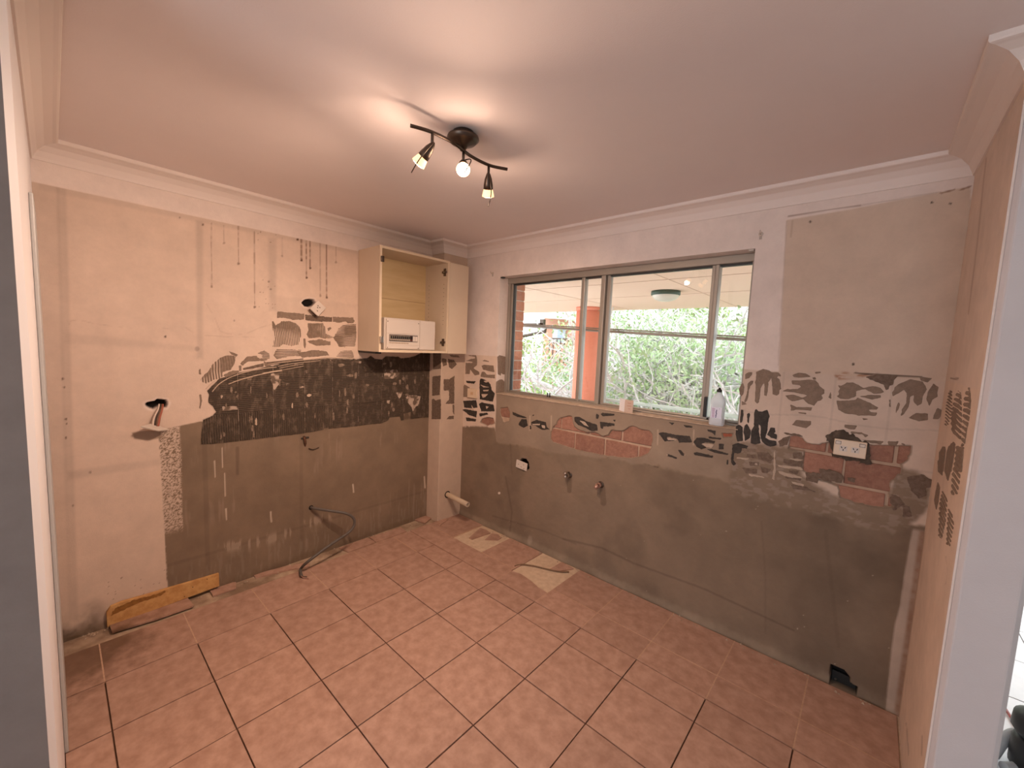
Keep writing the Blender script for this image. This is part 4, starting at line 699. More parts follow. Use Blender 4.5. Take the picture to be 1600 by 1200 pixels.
# ------------------------------------------------------------------ wall cupboard and switchboard
CX, CY0, CY1, CZ0, CZ1 = -1.175, .430, 1.046, 1.487, 2.222
cab = thing('wall_cupboard', (XA, .74, CZ0), 'open cream wall cupboard carcass without doors, holding the switchboard', 'cupboard')
def bx(p, name, x0, x1, y0, y1, z0, z1, m_, bev=.0015): return MB().box(x0, x1, y0, y1, z0, z1).build(name, m_, p, bevel=bev)
XB = XA + .004
sl = bx(cab, 'side_panel', XB, CX, CY0, CY0 + .017, CZ0, CZ1, m_cab); sr = bx(cab, 'side_panel', XB, CX, CY1 - .017, CY1, CZ0, CZ1, m_cab)
bx(sl, 'edge_strip', CX, CX + .0015, CY0, CY0 + .017, CZ0, CZ1, m_cabedge, 0); bx(sr, 'edge_strip', CX, CX + .0015, CY1 - .017, CY1, CZ0, CZ1, m_cabedge, 0)
tp = bx(cab, 'top_panel', XB, CX, CY0 + .017, CY1 - .017, CZ1 - .017, CZ1, m_cab); bt = bx(cab, 'bottom_panel', XB, CX, CY0 + .017, CY1 - .017, CZ0, CZ0 + .017, m_cab)
bx(tp, 'edge_strip', CX, CX + .0015, CY0 + .017, CY1 - .017, CZ1 - .017, CZ1, m_cabedge, 0); bx(bt, 'edge_strip', CX, CX + .0015, CY0 + .017, CY1 - .017, CZ0, CZ0 + .017, m_cabedge, 0)
bk = bx(cab, 'back_panel', XB, XB + .006, CY0 + .017, CY1 - .017, CZ0 + .017, CZ1 - .017, m_cabback, 0)
bx(bk, 'seam', XB + .006, XB + .0072, CY0 + .017, CY1 - .017, 1.895, 1.8985, mat('dark_seam', (.32, .21, .11), .8), 0)
fp = bx(cab, 'filler_panel', CX - .016, CX + .002, CY1 + .002, 1.250, CZ0 - .002, CZ1 - .008, m_cab)
bx(cab, 'batten', XA + .002, CX - .05, CY0 + .004, CY0 + .05, CZ0 - .014, CZ0, m_blackp)
m_hinge = mat('tarnished_hinge', (.20, .16, .13), .35, metal=.9)
hole_m = mat('drilled_hole', (.10, .07, .04), .9)
for k in range(11):
    for xx in (XA + .06, CX - .045): MB().lathe([(0, 0), (.003, 0), (.003, .001), (0, .001)], (xx, CY1 - .0172, 1.72 + k * .032), (0, -1, 0), 8).build('peg_hole', hole_m, sr)
def hinge_plate(p, y, z, s, flatside):
    mb = MB(); mb.box(CX - .062, CX - .008, min(y, y + s * .012), max(y, y + s * .012), z - .009, z + .009); mb.box(CX - .048, CX - .020, min(y, y + s * .006), max(y, y + s * .006), z - .030, z + .030)
    h_ = mb.build('hinge_plate', m_hinge, p, bevel=.002)
    MB().lathe([(0, 0), (.006, 0), (.006, .003), (0, .004)], (CX - .034, y + s * .012, z), (0, s, 0), 10).build('screw', m_metal, h_)
for z in (2.135, 1.575): hinge_plate(sl, CY0 + .017, z, 1, 1); hinge_plate(sr, CY1 - .017, z, -1, 1)
bx(sl, 'hinge_arm', CX + .001, CX + .014, CY0 + .005, CY0 + .028, 2.11, 2.15, m_dmetal, .003); bx(sl, 'hinge_arm', CX + .001, CX + .02, CY0 + .002, CY0 + .026, 1.55, 1.60, m_metal, .006)
SX = -1.225
sw = thing('switchboard', (SX - .05, .727, CZ0 + .017), 'white electrical switchboard with row of breakers inside the wall cupboard', 'switchboard')
Z0 = CZ0 + .0175
bx(sw, 'case', SX - .10, SX, .500, .955, Z0, Z0 + .232, m_wplastic, .004)
cv = bx(sw, 'cover', SX, SX + .012, .512, .800, Z0 + .008, Z0 + .222, m_wplastic, .003)
bx(sw, 'cover_plate', SX, SX + .007, .804, .950, Z0 + .005, Z0 + .228, m_wplastic, .002)
bx(cv, 'window_recess', SX + .012, SX + .0135, .535, .780, Z0 + .062, Z0 + .112, mat('recess_shadow_plastic', (.05, .04, .035), .6), 0)
for k in range(11): 
    br_ = bx(cv, 'breaker', SX + .0135, SX + .019, .538 + k * .0175, .5535 + k * .0175, Z0 + .068, Z0 + .106, mat('grey_breaker_%d' % k, (.36, .29, .23), .5) if k not in (10,) else mat('red_brown_breaker', (.12, .03, .02), .5), .001)
    MB().box(SX + .019, SX + .026, .541 + k * .0175, .5515 + k * .0175, Z0 + .082, Z0 + .103).build('toggle', m_blackp, cv)
for k in range(2): bx(cv, 'blank_plate', SX + .0135, SX + .018, .734 + k * .022, .754 + k * .022, Z0 + .066, Z0 + .106, m_wplastic, .001)
bx(cv, 'label_strip', SX + .012, SX + .0126, .535, .70, Z0 + .046, Z0 + .056, mat('label_paper', (.55, .46, .36), .8, (.3, .22, .16), 160), 0)
bx(cv, 'ridge', SX + .012, SX + .016, .514, .798, Z0 + .120, Z0 + .124, m_wplastic, .001); bx(cv, 'ridge', SX + .012, SX + .014, .514, .798, Z0 + .036, Z0 + .039, m_wplastic, .001)
for (y, z) in ((.522, .205), (.788, .205), (.522, .016), (.788, .016)): MB().lathe([(0, 0), (.004, 0), (.003, .002), (0, .002)], (SX + .012, y, Z0 + z), (1, 0, 0), 8).build('screw', m_dmetal, cv)
# ------------------------------------------------------------------ track light
tl = thing('track_light', (.13, .03, ZC), 'dark bronze wavy bar ceiling light with three lit spotlights', 'ceiling light')
barp = smooth_path([(.119, -.212, 2.335), (.145, -.139, 2.335), (.148, -.037, 2.335), (.131, .032, 2.335), (.119, .095, 2.335), (.123, .187, 2.335), (.158, .259, 2.335)], 8)
MB().tube(barp, .0065, 10).build('bar', m_dmetal, tl, True)
bs = MB().lathe([(0, 0), (.042, 0), (.045, -.008), (.045, -.016), (.062, -.018), (.064, -.026), (.050, -.040), (.020, -.050), (.010, -.070), (0, -.070)], (.128, .028, ZC), (0, 0, 1), 28).build('ceiling_rose', m_dmetal, tl, True)
m_bulbglow = emis('lit_bulb_face', (1.0, .82, .55), 9); m_bulbside = emis('glowing_bulb_glass', (1.0, .62, .30), 1.1)
def spot(top, d, roll):
    top = Vector(top); d = Vector(d).normalized(); u = Vector((d.y, -d.x, 0)); u = u.normalized() if u.length > 1e-3 else Vector((1, 0, 0)); w = d.cross(u); u2 = u * math.cos(roll) + w * math.sin(roll)
    stem0 = Vector((top.x, top.y, 2.333)); piv = top
    MB().tube([stem0, piv], .0055, 10).build('stem', m_dmetal, tl, True)
    hd = MB().lathe([(.004, -.012), (.009, -.004), (.0155, .014), (.0195, .036), (.021, .054), (.019, .054)], piv, d, 20).build('spot_head', m_dmetal, tl, True)
    bl = MB().lathe([(.017, .050), (.020, .056), (.0255, .078), (.0262, .084)], piv, d, 20).build('bulb', m_bulbside, hd, True)
    MB().lathe([(.0258, .0825), (.018, .0865), (.008, .088), (0, .0885)], piv, d, 20).build('bulb_face', m_bulbglow, hd, True)
    arc = [piv + d * t + u2 * (.006 + .034 * math.sin(math.pi * min(1, (t + .012) / .135)) ) for t in [x * .001 for x in range(-12, 124, 9)]]
    MB().tube(arc, .0022, 6).build('strap', m_dmetal, hd, True)
    e = piv + d * .098
    l = bpy.data.lights.new('spot_beam', 'SPOT'); l.energy = LAMP_W; l.color = LAMP_COL; l.spot_size = math.radians(150); l.spot_blend = 1.0; l.shadow_soft_size = .02
    o = bpy.data.objects.new('spot_beam', l); COL.objects.link(o); o.parent = tl; o.matrix_parent_inverse = Matrix.Translation(-Vector(tl.location)); o.matrix_basis = Matrix.Translation(e) @ d.to_track_quat('-Z', 'Y').to_matrix().to_4x4()
    l = bpy.data.lights.new('bulb_spill', 'POINT'); l.energy = LAMP_SPILL; l.color = LAMP_COL; l.shadow_soft_size = .012
    o = bpy.data.objects.new('bulb_spill', l); COL.objects.link(o); o.location = e; o.parent = tl; o.matrix_parent_inverse = Matrix.Translation(-Vector(tl.location))
spot((.146, -.135, 2.290), (-.64, -.25, -.70), 2.6)
spot((.133, .028, 2.290), (.58, -.49, -.65), 3.9)
spot((.123, .180, 2.292), (-.34, .36, -.87), 1.2)
# ------------------------------------------------------------------ electrical points
def gpo(name, c, w, h, nrm, u, label, cat, m_=m_plastic, tilt=0, double=True, d=.012):
    """power point: c centre on the wall, u = in-wall right vector, nrm out of the wall"""
    c = Vector(c); n = Vector(nrm).normalized(); u = Vector(u).normalized(); v = n.cross(u)
    if v.z < 0: v = -v
    u, v = u * math.cos(tilt) + v * math.sin(tilt), -u * math.sin(tilt) + v * math.cos(tilt)
    t = thing(name, c, label, cat)
    def slab(nm, a0, a1, b0, b1, d0, d1, m2, p, bev=.0015):
        mb = MB(); mb.box(a0, a1, b0, b1, d0, d1); mb.v = [tuple(c + u * x + v * y + n * z) for x, y, z in mb.v]; return mb.build(nm, m2, p, bevel=bev)
    pl = slab('face_plate', -w / 2, w / 2, -h / 2, h / 2, .001, d, m_, t, .003)
    dk = hole_m
    def socket(a, b):
        s = slab('socket', a - .014, a + .014, b - .012, b + .013, d, d + .0015, m_wplastic, t, .004)
        for da, db, r in ((-.0065, .005, .45), (.0065, .005, -.45), (0, -.006, 0)):
            mb = MB(); mb.box(-.0016, .0016, -.0042, .0042, d + .0012, d + .0024); mb.v = [tuple(c + u * (a + da + x * math.cos(r) - y * math.sin(r)) + v * (b + db + x * math.sin(r) + y * math.cos(r)) + n * z) for x, y, z in mb.v]; mb.build('slot', m_void, s)
    def rocker(a, b): 
        k = slab('switch', a - .009, a + .009, b - .0065, b + .0065, d, d + .004, m_wplastic, t, .002); slab('switch_frame', a - .0105, a + .0105, b - .008, b + .008, d, d + .0008, m_dmetal, t, 0)
    if double: socket(-.023, -.004); socket(.020, -.004); rocker(-.043, .022); rocker(.043, .022)
    return t, slab, socket, rocker
gpo('double_power_point', (1.384, YB - .004, 1.160), .118, .076, (0, -1, 0), (1, 0, 0), 'ivory double power point in broken brickwork right of the window', 'power point')
p, slab, socket, rocker = gpo('wall_outlet', (-.588, YB - .002, .627), .112, .062, (0, -1, 0), (1, 0, 0), 'small white dangling outlet plate low on the render left of the tap stubs', 'outlet', m_wplastic, tilt=-.10, double=False)
for a, b_ in ((-.03, .0), (.0, -.012), (.022, .012), (.03, -.018)): slab('slot', a - .003, a + .003, b_ - .003, b_ + .003, .012, .013, hole_m, p, 0)
q = on(738, 613, 1, YB)
p, slab, socket, rocker = gpo('wall_outlet', (q[0] + .013, YB - .002, q[2] - .007), .118, .080, (0, -1, 0), (1, 0, 0), 'cream blank outlet plate on dark adhesive left of the window', 'outlet', m_plastic, double=False, d=.016)
slab('switch', -.016, .016, -.012, .012, .016, .018, mat('orange_tint_plastic', (.62, .42, .26), .5), p)
q = on(491.5, 481, 0, XA)
p, slab, socket, rocker = gpo('wall_outlet', (XA + .035, q[1] + .004, q[2] - .006), .085, .072, (1, 0, .15), (0, 1, 0), 'white outlet block hanging crooked from black hole above tile adhesive', 'outlet', m_wplastic, tilt=.80, double=False, d=.014)
slab('backing_box', -.038, .038, -.032, .032, -.024, .001, m_plastic, p); slab('terminal_strip', -.042, -.038, -.03, .03, -.02, .01, m_dmetal, p, 0)
for a, b_ in ((.0, .006), (.012, .012), (.012, -.004), (-.018, -.008)): slab('slot', a - .0025, a + .0025, b_ - .004, b_ + .004, .014, .0152, hole_m, p, 0)
# switch plate dangling on its cables from the left wall
hb = on(247, 634, 0, XA); hp = on(241, 666, 0, XA)
sp = thing('light_switch', (XA + .03, hp[1], hp[2]), 'loose switch plate dangling on cables from black hole in cream wall', 'light switch')
def quadplate(nm, P, th, m2, pr):
    P = [Vector(q) for q in P]; nn = (P[1] - P[0]).cross(P[3] - P[0]).normalized() * th; return MB().add(P + [q - nn for q in P], [(0, 1, 2, 3), (7, 6, 5, 4), (0, 4, 5, 1), (1, 5, 6, 2), (2, 6, 7, 3), (3, 7, 4, 0)]).build(nm, m2, pr, bevel=.002)
def ww(u, v, d): q = on(u, v, 0, XA + d); return tuple(q)
fpz = quadplate('face_plate', [ww(219, 668, .075), ww(238, 663, .005), ww(263, 673, .004), ww(248, 674.5, .08)], .009, m_wplastic, sp)
quadplate('mechanism', [ww(226, 667, .05), ww(240, 664.5, .012), ww(252, 669, .012), ww(242, 671, .05)], -.010, m_plastic, sp)
for du, mm in ((0, mat('white_cable_sheath', (.62, .5, .42), .6)), (3, m_dmetal), (6, mat('brown_cable_sheath', (.16, .08, .045), .6)), (8.5, mat('red_cable_sheath', (.35, .10, .06), .6))):
    MB().tube(smooth_path([ww(249 + du * .6, 632, -.02), ww(247 + du * .7, 640, .012), ww(241 + du, 652, .022), ww(238.5 + du, 666, .03)], 6), .0055, 8).build('cable', mm, sp, True)
# ------------------------------------------------------------------ plumbing
def tapstub(u, v, label, m2, brass):
    c = Vector(on(u, v, 1, YB)); t = thing('tap_stub', c, label, 'pipe')
    MB().lathe([(0, .0), (.024, .0), (.024, -.003), (.016, -.006), (.012, -.006)][::1], c + Vector((.004, .002, .0)), (0, 1, 0), 18).build('wall_flange', m_dmetal, t, True)
    MB().lathe([(.0, .01), (.011, .01), (.011, -.03), (.0, -.03)], c, (0, 1, 0), 14).build('pipe_stub', m2, t, True)
    MB().lathe([(.0, -.012), (.017, -.012), (.018, -.016), (.018, -.026), (.016, -.03), (0, -.03)], c, (0, 1, 0), 6).build('hex_nut', m2, t)
    if brass:
        MB().tube([c + Vector((0, -.03, 0)), c + Vector((-.012, -.042, -.012))], .010, 12).build('valve_body', m2, t, True); MB().lathe([(0, 0), (.012, 0), (.012, .012), (.006, .016), (0, .016)], c + Vector((-.006, -.035, .012)), (-.2, -.5, .8), 12).build('valve_cap', m_metal, t, True)
    else: MB().tube([c + Vector((-.004, -.03, -.004)), c + Vector((-.010, -.052, -.014))], [.013, .012], 12).build('capped_end', m2, t, True); MB().box(c.x - .022, c.x + .018, c.y - .03, c.y - .014, c.z - .002, c.z + .006).build('clip', m_copper, t, bevel=.002)
tapstub(889, 742, 'chrome tap stub with valve on the render below the window', m_metal, True)
tapstub(938, 757, 'copper capped pipe stub right of the chrome tap stub', m_copper, False)
pc = Vector(on(699, 772.5, 0, PX)); pe = Vector(on(731, 788.5, 1, pc.y - .005)); pe = pc + (pe - pc).normalized() * min((pe - pc).length, .30)
wp = thing('waste_pipe', pc, 'beige plastic waste pipe jutting out of the corner pipe box', 'pipe')
A_ = (pe - pc).normalized(); Lp = (pe - pc).length
MB().lathe([(.0215, -.02), (.0215, Lp), (.0175, Lp), (.0175, -.02)], pc, A_, 24).build('pipe', m_pvc, wp, True)
MB().lathe([(.0177, Lp - .003), (.0217, Lp), (.0218, Lp + .0015), (.0175, Lp + .0015)], pc, A_, 24).build('cut_rim', m_wplastic, wp, True)
MB().lathe([(0, Lp - .06), (.0176, Lp - .06)], pc, A_, 24).build('pipe_inside', m_void, wp)
MB().lathe([(.0, .0), (.031, .0), (.031, .001), (0, .001)], Vector((PX + .0006, pc.y, pc.z)), (1, 0, 0), 20).build('wall_hole', m_void, wp)
# grey flexible conduit from the left wall down to the floor
c0 = Vector(on(486, 793, 0, XA)); pth = [c0 + Vector((-.02, 0, 0)), c0 + Vector((.02, .01, -.002)), Vector(on(515, 798, 0, XA + .09)), Vector(on(543, 803, 0, XA + .15)), Vector(on(554, 814, 0, XA + .17)), Vector(on(547, 830, 0, XA + .18)), Vector(on(515, 852, 0, XA + .20)), Vector(on(483, 876, 0, XA + .21)), Vector(on(470, 889, 2, .016))]
pth[-1].z = .016; pth.append(Vector(on(471, 900, 2, .012)))
cb = thing('flexible_conduit', c0, 'grey flexible conduit looping from left wall render down onto floor', 'cable')
MB().tube(smooth_path(pth, 8), .0095, 10).build('hose', m_wood, cb, True)
e0 = pth[-1]; MB().tube(smooth_path([e0, e0 + Vector((.018, .004, -.004)), e0 + Vector((.034, .016, -.007)), e0 + Vector((.05, .028, -.008))], 5), .0035, 6).build('wire_tail', m_copper, cb, True); MB().tube(smooth_path([e0, e0 + Vector((.014, .010, -.003)), e0 + Vector((.022, .026, -.006))], 5), .003, 6).build('wire_tail', m_dmetal, cb, True)
MB().lathe([(0, 0), (.016, 0), (.016, .0012), (0, .0012)], c0, (1, 0, 0), 16).build('wall_hole', m_void, cb)
# snapped pipe tail and rust below the dark field
q = Vector(on(475, 685, 0, XA)); st = thing('broken_pipe_tail', q, 'rusty broken pipe tail poking from wall below the dark adhesive', 'pipe')
MB().tube(smooth_path([q + Vector((-.01, 0, .012)), q + Vector((.012, .0, .0)), q + Vector((.012, .004, -.03)), q + Vector((.004, .006, -.055))], 4), [.010] * 5 + [.008] * 5 + [.004] * 3, 8).build('pipe_tail', mat('rusty_pipe', (.05, .022, .012), .8, (.12, .05, .025), 90), st, True)
MB().tube(smooth_path([q + Vector((.004, .03, -.075)), q + Vector((.006, .06, -.088)), q + Vector((.005, .10, -.078))], 5), .003, 6).build('wire_end', m_dmetal, st, True)
MB().tube(smooth_path([q + Vector((.004, -.02, .002)), q + Vector((.006, .0, .006)), q + Vector((.004, .03, .004))], 4), .006, 6).build('mortar_lip', m_black, st, True)
# length of raw board along the foot of the left wall
bd = thing('skirting_board', (XA + .01, -.71, 0), 'short raw orange particle board leaning along foot of left wall', 'board')
pf = [(-.962, .004), (-.470, .020), (-.470, .102), (-.56, .104), (-.70, .110), (-.80, .112), (-.90, .118), (-.945, .112), (-.962, .085)]
MB().prism(pf, 0, XA + .003, XA + .022).build('board', m_mdf, bd, bevel=.002)
patch(bd, 0, XA + .022, 1, [(-.95, .06), (-.93, .098), (-.86, .108), (-.80, .100), (-.72, .102), (-.74, .085), (-.85, .082), (-.90, .070)], mat('glue_stain', (.22, .09, .02), .5, (.32, .15, .035), 40), h=.0012, jit=.006, px=False, name='glue_smear')
for (y, z) in ((-.60, .07), (-.53, .09), (-.64, .03)): MB().lathe([(0, 0), (.003, 0), (0, .001)], (XA + .022, y, z), (1, 0, 0), 8).build('nail_hole', hole_m, bd)
# coil of loose wires in the dark box at the foot of the back wall
q = Vector(on(1318, 1064, 1, YB + .035)); bxp = thing('floor_level_box', q, 'black open service box cut into foot of the back wall', 'junction box')
MB().box(q.x - .045, q.x + .045, YB + .040, YB + .052, q.z - .035, q.z + .03).build('box_back', m_blackp, bxp); MB().lathe([(0, 0), (.006, 0), (.004, .004), (0, .004)], (q.x - .03, YB + .040, q.z - .01), (0, -1, 0), 8).build('screw', m_metal, bxp)
# curtain hooks either side of the window head
for u, v, lab in ((1189, 366, 'small plastic curtain hook on wall right of the window head'), (770, 427, 'small plastic curtain hook on wall left of the window head')):
    q = Vector(on(u, v, 1, YB)); hk = thing('curtain_hook', q, lab, 'hook')
    MB().lathe([(0, 0), (.011, 0), (.010, .004), (0, .005)], q, (0, -1, 0), 12).build('base', m_wplastic, hk, True); MB().tube(smooth_path([q + Vector((0, -.004, 0)), q + Vector((0, -.02, -.002)), q + Vector((0, -.028, .006)), q + Vector((0, -.026, .014))], 4), .0028, 8).build('hook', m_wplastic, hk, True)
    MB().box(q.x - .006, q.x + .006, q.y - .002, q.y, q.z - .026, q.z - .010).build('glue_scar', mat('glue_scar_' + str(u), (.45, .38, .33), .8), hk)
# ------------------------------------------------------------------ on the sill
bc = Vector((.798, YB + .026, WZ0 + .0065))
bo = thing('bottle', bc, 'clear plastic squeeze bottle with black cap standing on window sill', 'bottle')
def rr(w, d, z, n=28, p=4):
    return [(bc.x + math.copysign(abs(math.cos(a)) ** (2 / p), math.cos(a)) * w, bc.y + math.copysign(abs(math.sin(a)) ** (2 / p), math.sin(a)) * d, bc.z + z) for a in [2 * math.pi * k / n for k in range(n)]]
def loft(rings, name, m_, pr, cap=True):
    V = []; F = []; n = len(rings[0])
    for r_ in rings: V += r_
    for i in range(len(rings) - 1):
        for k in range(n): F.append((i * n + k, i * n + (k + 1) % n, (i + 1) * n + (k + 1) % n, (i + 1) * n + k))
    if cap: F.append(tuple(range(n - 1, -1, -1))); F.append(tuple((len(rings) - 1) * n + k for k in range(n)))
    return mesh_obj(name, V, F, m_, pr, True)
m_bot, nt, b = new_mat('clear_bottle_plastic'); b.inputs['Base Color'].default_value = (.86, .92, 1, 1); b.inputs['Roughness'].default_value = .25; b.inputs['Transmission Weight'].default_value = .45; b.inputs['IOR'].default_value = 1.15
body = loft([rr(.034, .026, 0), rr(.038, .030, .006), rr(.038, .030, .03), rr(.0355, .028, .045), rr(.0345, .027, .10), rr(.037, .029, .125), rr(.037, .029, .145), rr(.030, .024, .160, p=3), rr(.017, .016, .176, p=2), rr(.0125, .0125, .182, p=2), rr(.0125, .0125, .190, p=2)], 'body', m_bot, bo)
loft([rr(.0135, .0135, .188, p=2), rr(.0135, .0135, .200, p=2), rr(.009, .009, .204, p=2), rr(.006, .006, .206, p=2), rr(.0055, .0055, .212, p=2), rr(.003, .003, .214, p=2)], 'cap', m_blackp, bo)
m_lab = mat('pale_lilac_label', (.72, .74, .88), .5); m_ink = mat('navy_print', (.05, .05, .16), .5); m_ink2 = mat('mauve_print', (.42, .25, .42), .5)
yb = bc.y - .0285
def card(x0, x1, z0, z1, y, m_, nm, sh=0): return MB().add([(bc.x + x0, y, bc.z + z0), (bc.x + x1, y, bc.z + z0), (bc.x + x1, y, bc.z + z1 + 0), (bc.x + x0, y, bc.z + z1), (bc.x + x0, y + .002, bc.z + z0), (bc.x + x1, y + .002, bc.z + z0), (bc.x + x1, y + .002, bc.z + z1), (bc.x + x0, y + .002, bc.z + z1)], [(0, 1, 2, 3), (7, 6, 5, 4), (0, 4, 5, 1), (1, 5, 6, 2), (2, 6, 7, 3), (3, 7, 4, 0)]).build(nm, m_, lb_)
lb_ = body
lb_ = card(-.027, .028, .043, .104, yb, m_lab, 'label')
for k in range(9): card(-.022, -.008, .046 + k * .006, .049 + k * .006, yb - .0006, m_ink2, 'printed_bar')
for z0, z1, x0, x1 in ((.046, .052, -.003, .002), (.050, .088, .0005, .003), (.056, .062, -.003, .002), (.066, .070, -.002, .005), (.074, .080, -.003, .003), (.084, .090, -.001, .004)): card(x0, x1, z0, z1, yb - .0006, m_ink, 'printed_stroke')
card(.015, .018, .096, .099, yb - .0006, m_ink, 'printed_dot')
cq = Vector((.235, YB + .018, WZ0 + .0065)); cdT = thing('folded_card', cq, 'small folded paper card standing on sill near the middle', 'card')
a = Vector(on(975, 646.5, 1, YB + .004)); a.z = WZ0 + .0068
w1 = Vector((.060, -.004, 0)); w0 = Vector((-.055, .040, 0)); up = Vector((0, .004, .082))
def sheet(nm, p, w, h_, m_): n_ = w.cross(h_).normalized() * .0012; return MB().add([p, p + w, p + w + h_, p + h_, p + n_, p + w + n_, p + w + h_ + n_, p + h_ + n_], [(3, 2, 1, 0), (4, 5, 6, 7), (0, 1, 5, 4), (1, 2, 6, 5), (2, 3, 7, 6), (3, 0, 4, 7)]).build(nm, m_, cdT)
f1 = sheet('front_leaf', a, w1, up, mat('buff_card', (.50, .38, .31), .8)); sheet('back_leaf', a + Vector((-.002, .001, 0)), w0, up, mat('white_card', (.78, .76, .78), .8))
for k, (x0, x1, z) in enumerate(((.35, .75, .72), (.3, .8, .5), (.45, .7, .28))): sheet('printed_line', a + w1 * x0 + up * z + Vector((0, -.0008, 0)), w1 * (x1 - x0), up * .05, mat('faint_red_print%d' % k, (.42, .22, .18), .8))
# ------------------------------------------------------------------ grey lining board edge on the near left wall, with a stub of frame above
ll = thing('lining_board', (-.70, YD, 0), 'narrow grey lining board edge fixed on the near left wall', 'board')
MB().box(-1.02, -.665, YD + .0005, YD + .011, .0, 2.0).build('board', m_trimgrey, ll, bevel=.003)
# ------------------------------------------------------------------ glimpse of the living room floor past the nib wall
hs = [Vector(on(u, v, 2, .008)) for u, v in ((1574, 1112), (1590, 1138), (1604, 1158))]
tag(MB().tube(smooth_path([hs[0] + Vector((-.05, .25, 0)), hs[0], hs[1], hs[2], hs[2] + Vector((.2, -.1, 0))], 6), .006, 8).build('extension_lead', mat('red_cable', (.30, .05, .035), .5), None, True), 'thin red cable lying on white tiles beyond the right wall', 'cable')
v0 = Vector(on(1626, 1215, 2, 0)); v0.z = 0
vc = thing('vacuum_cleaner', v0, 'black vacuum cleaner body cut off at lower right edge', 'vacuum cleaner')
MB().lathe([(0, .0), (.07, .0), (.085, .02), (.085, .12), (.075, .14), (0, .14)], v0, (0, 0, 1), 24).build('tub', m_blackp, vc, True); MB().lathe([(0, .15), (.08, .15), (.092, .17), (.088, .22), (.05, .25), (0, .255)], v0, (0, 0, 1), 24).build('lid', m_blackp, vc, True)
h0 = Vector(on(1573, 1165, 2, .05)); h0.z = .04
tag(MB().tube(smooth_path([h0 + Vector((-.04, -.05, -.02)), h0 + Vector((.0, .02, .03)), h0 + Vector((.04, .05, .05)), h0 + Vector((.06, .0, .0)), h0 + Vector((.03, -.05, -.02)), h0 + Vector((-.02, -.10, -.02))], 8), .018, 12).build('vacuum_hose', mat('grey_hose', (.42, .44, .46), .5), None, True), 'grey corrugated hose loop on white tiles beyond the right wall', 'hose')
# ------------------------------------------------------------------ balcony outside
ZS = 2.17; YF = 4.30
struct(MB().box(-6, XC2, YB + .33, YF + .35, -.32, -.18).build('floor_balcony', mat('pale_balcony_tile', (.62, .58, .52), .8)))
sof = struct(MB().box(-3.6, XC2 + 1.4, YB + .21, YF + .28, ZS, ZS + .25).build('ceiling_balcony', m_soffit))
for y in (2.3, 3.2): MB().box(-3.6, XC2 + 1.4, y, y + .006, ZS - .003, ZS).build('joint_strip', mat('soffit_joint%g' % y, (.66, .45, .33), .9), sof)
for x in (-1.3, 0.1): MB().box(x, x + .006, YB + .21, YF + .28, ZS - .003, ZS).build('joint_strip', mat('soffit_jointx%g' % x, (.66, .45, .33), .9), sof)
cl = on(903, 540, 1, YF - .2); cr = on(937, 540, 1, YF - .2); cx = .5 * (cl[0] + cr[0]) - .02
cm = thing('balcony_column', (cx, YF - .2, -.18), 'thick round salmon balcony column outside the window', 'column')
MB().lathe([(0, -.18), (.185, -.18), (.185, ZS), (0, ZS)], (cx, YF - .2, 0), (0, 0, 1), 40).build('shaft', m_salmon, cm, True); MB().lathe([(.185, ZS - .05), (.192, ZS - .05), (.192, ZS - .001), (.185, ZS - .001)], (cx, YF - .2, 0), (0, 0, 1), 40).build('collar', m_salmon, cm, True)
zr = on(1060, 639, 1, YF)[2]
rl = thing('balustrade', (0, YF, -.18), 'pale green metal balcony balustrade with thin uprights', 'railing')
MB().tube([(cx + .1, YF, zr), (XC2 + 1.3, YF, zr)], .026, 12).build('top_rail', m_greenr, rl, True); MB().box(cx + .1, XC2 + 1.3, YF - .012, YF + .012, -.08, -.04).build('bottom_rail', m_greenr, rl)
k = 0; x = cx + .25
while x < XC2 + 1.2: MB().box(x - .007, x + .007, YF - .007, YF + .007, -.06, zr - .015).build('baluster', m_greenr, rl); x += .125
for x in (cx + .24, .9, 2.2): MB().box(x - .02, x + .02, YF - .02, YF + .02, -.18, zr).build('post', m_greenr, rl, bevel=.003)
q = on(1040, 460, 2, ZS - .03); ol = thing('balcony_lamp', (q[0], q[1], ZS), 'round oyster lamp with dark green ring under balcony ceiling', 'lamp')
R_ = .5 * abs(on(1062, 456, 1, q[1])[0] - on(1019, 456, 1, q[1])[0])
MB().lathe([(0, 0), (R_, 0), (R_, -.036), (R_ * .93, -.042), (R_ * .9, -.03)], (q[0], q[1], ZS), (0, 0, 1), 32).build('ring', m_dgreen, ol, True); MB().lathe([(R_ * .92, -.036), (R_ * .88, -.058), (R_ * .68, -.082), (R_ * .35, -.096), (0, -.10)], (q[0], q[1], ZS), (0, 0, 1), 32).build('bowl', m_opal, ol, True)
# slim rail and track hung just beyond the glass
b0 = Vector(on(809, 509, 1, YB + .42)); b1 = Vector(on(1164, 531, 1, YB + .42)); dd = (b1 - b0).normalized()
br = thing('outer_rail', (b0 + b1) / 2, 'slim horizontal bronze rail hanging across outside of the window', 'rail')
MB().tube([b0 - dd * .25, b1 + dd * .25], .010, 10).build('rail', m_alu, br, True); MB().tube([b0 - dd * .25 + Vector((0, 0, .018)), b1 + dd * .25 + Vector((0, 0, .018))], .005, 8).build('track', m_alu, br, True)
for p_ in (b0 - dd * .22, b1 + dd * .22): MB().tube([p_, Vector((p_.x, p_.y, ZS))], .004, 6).build('hanger', m_alu, br)
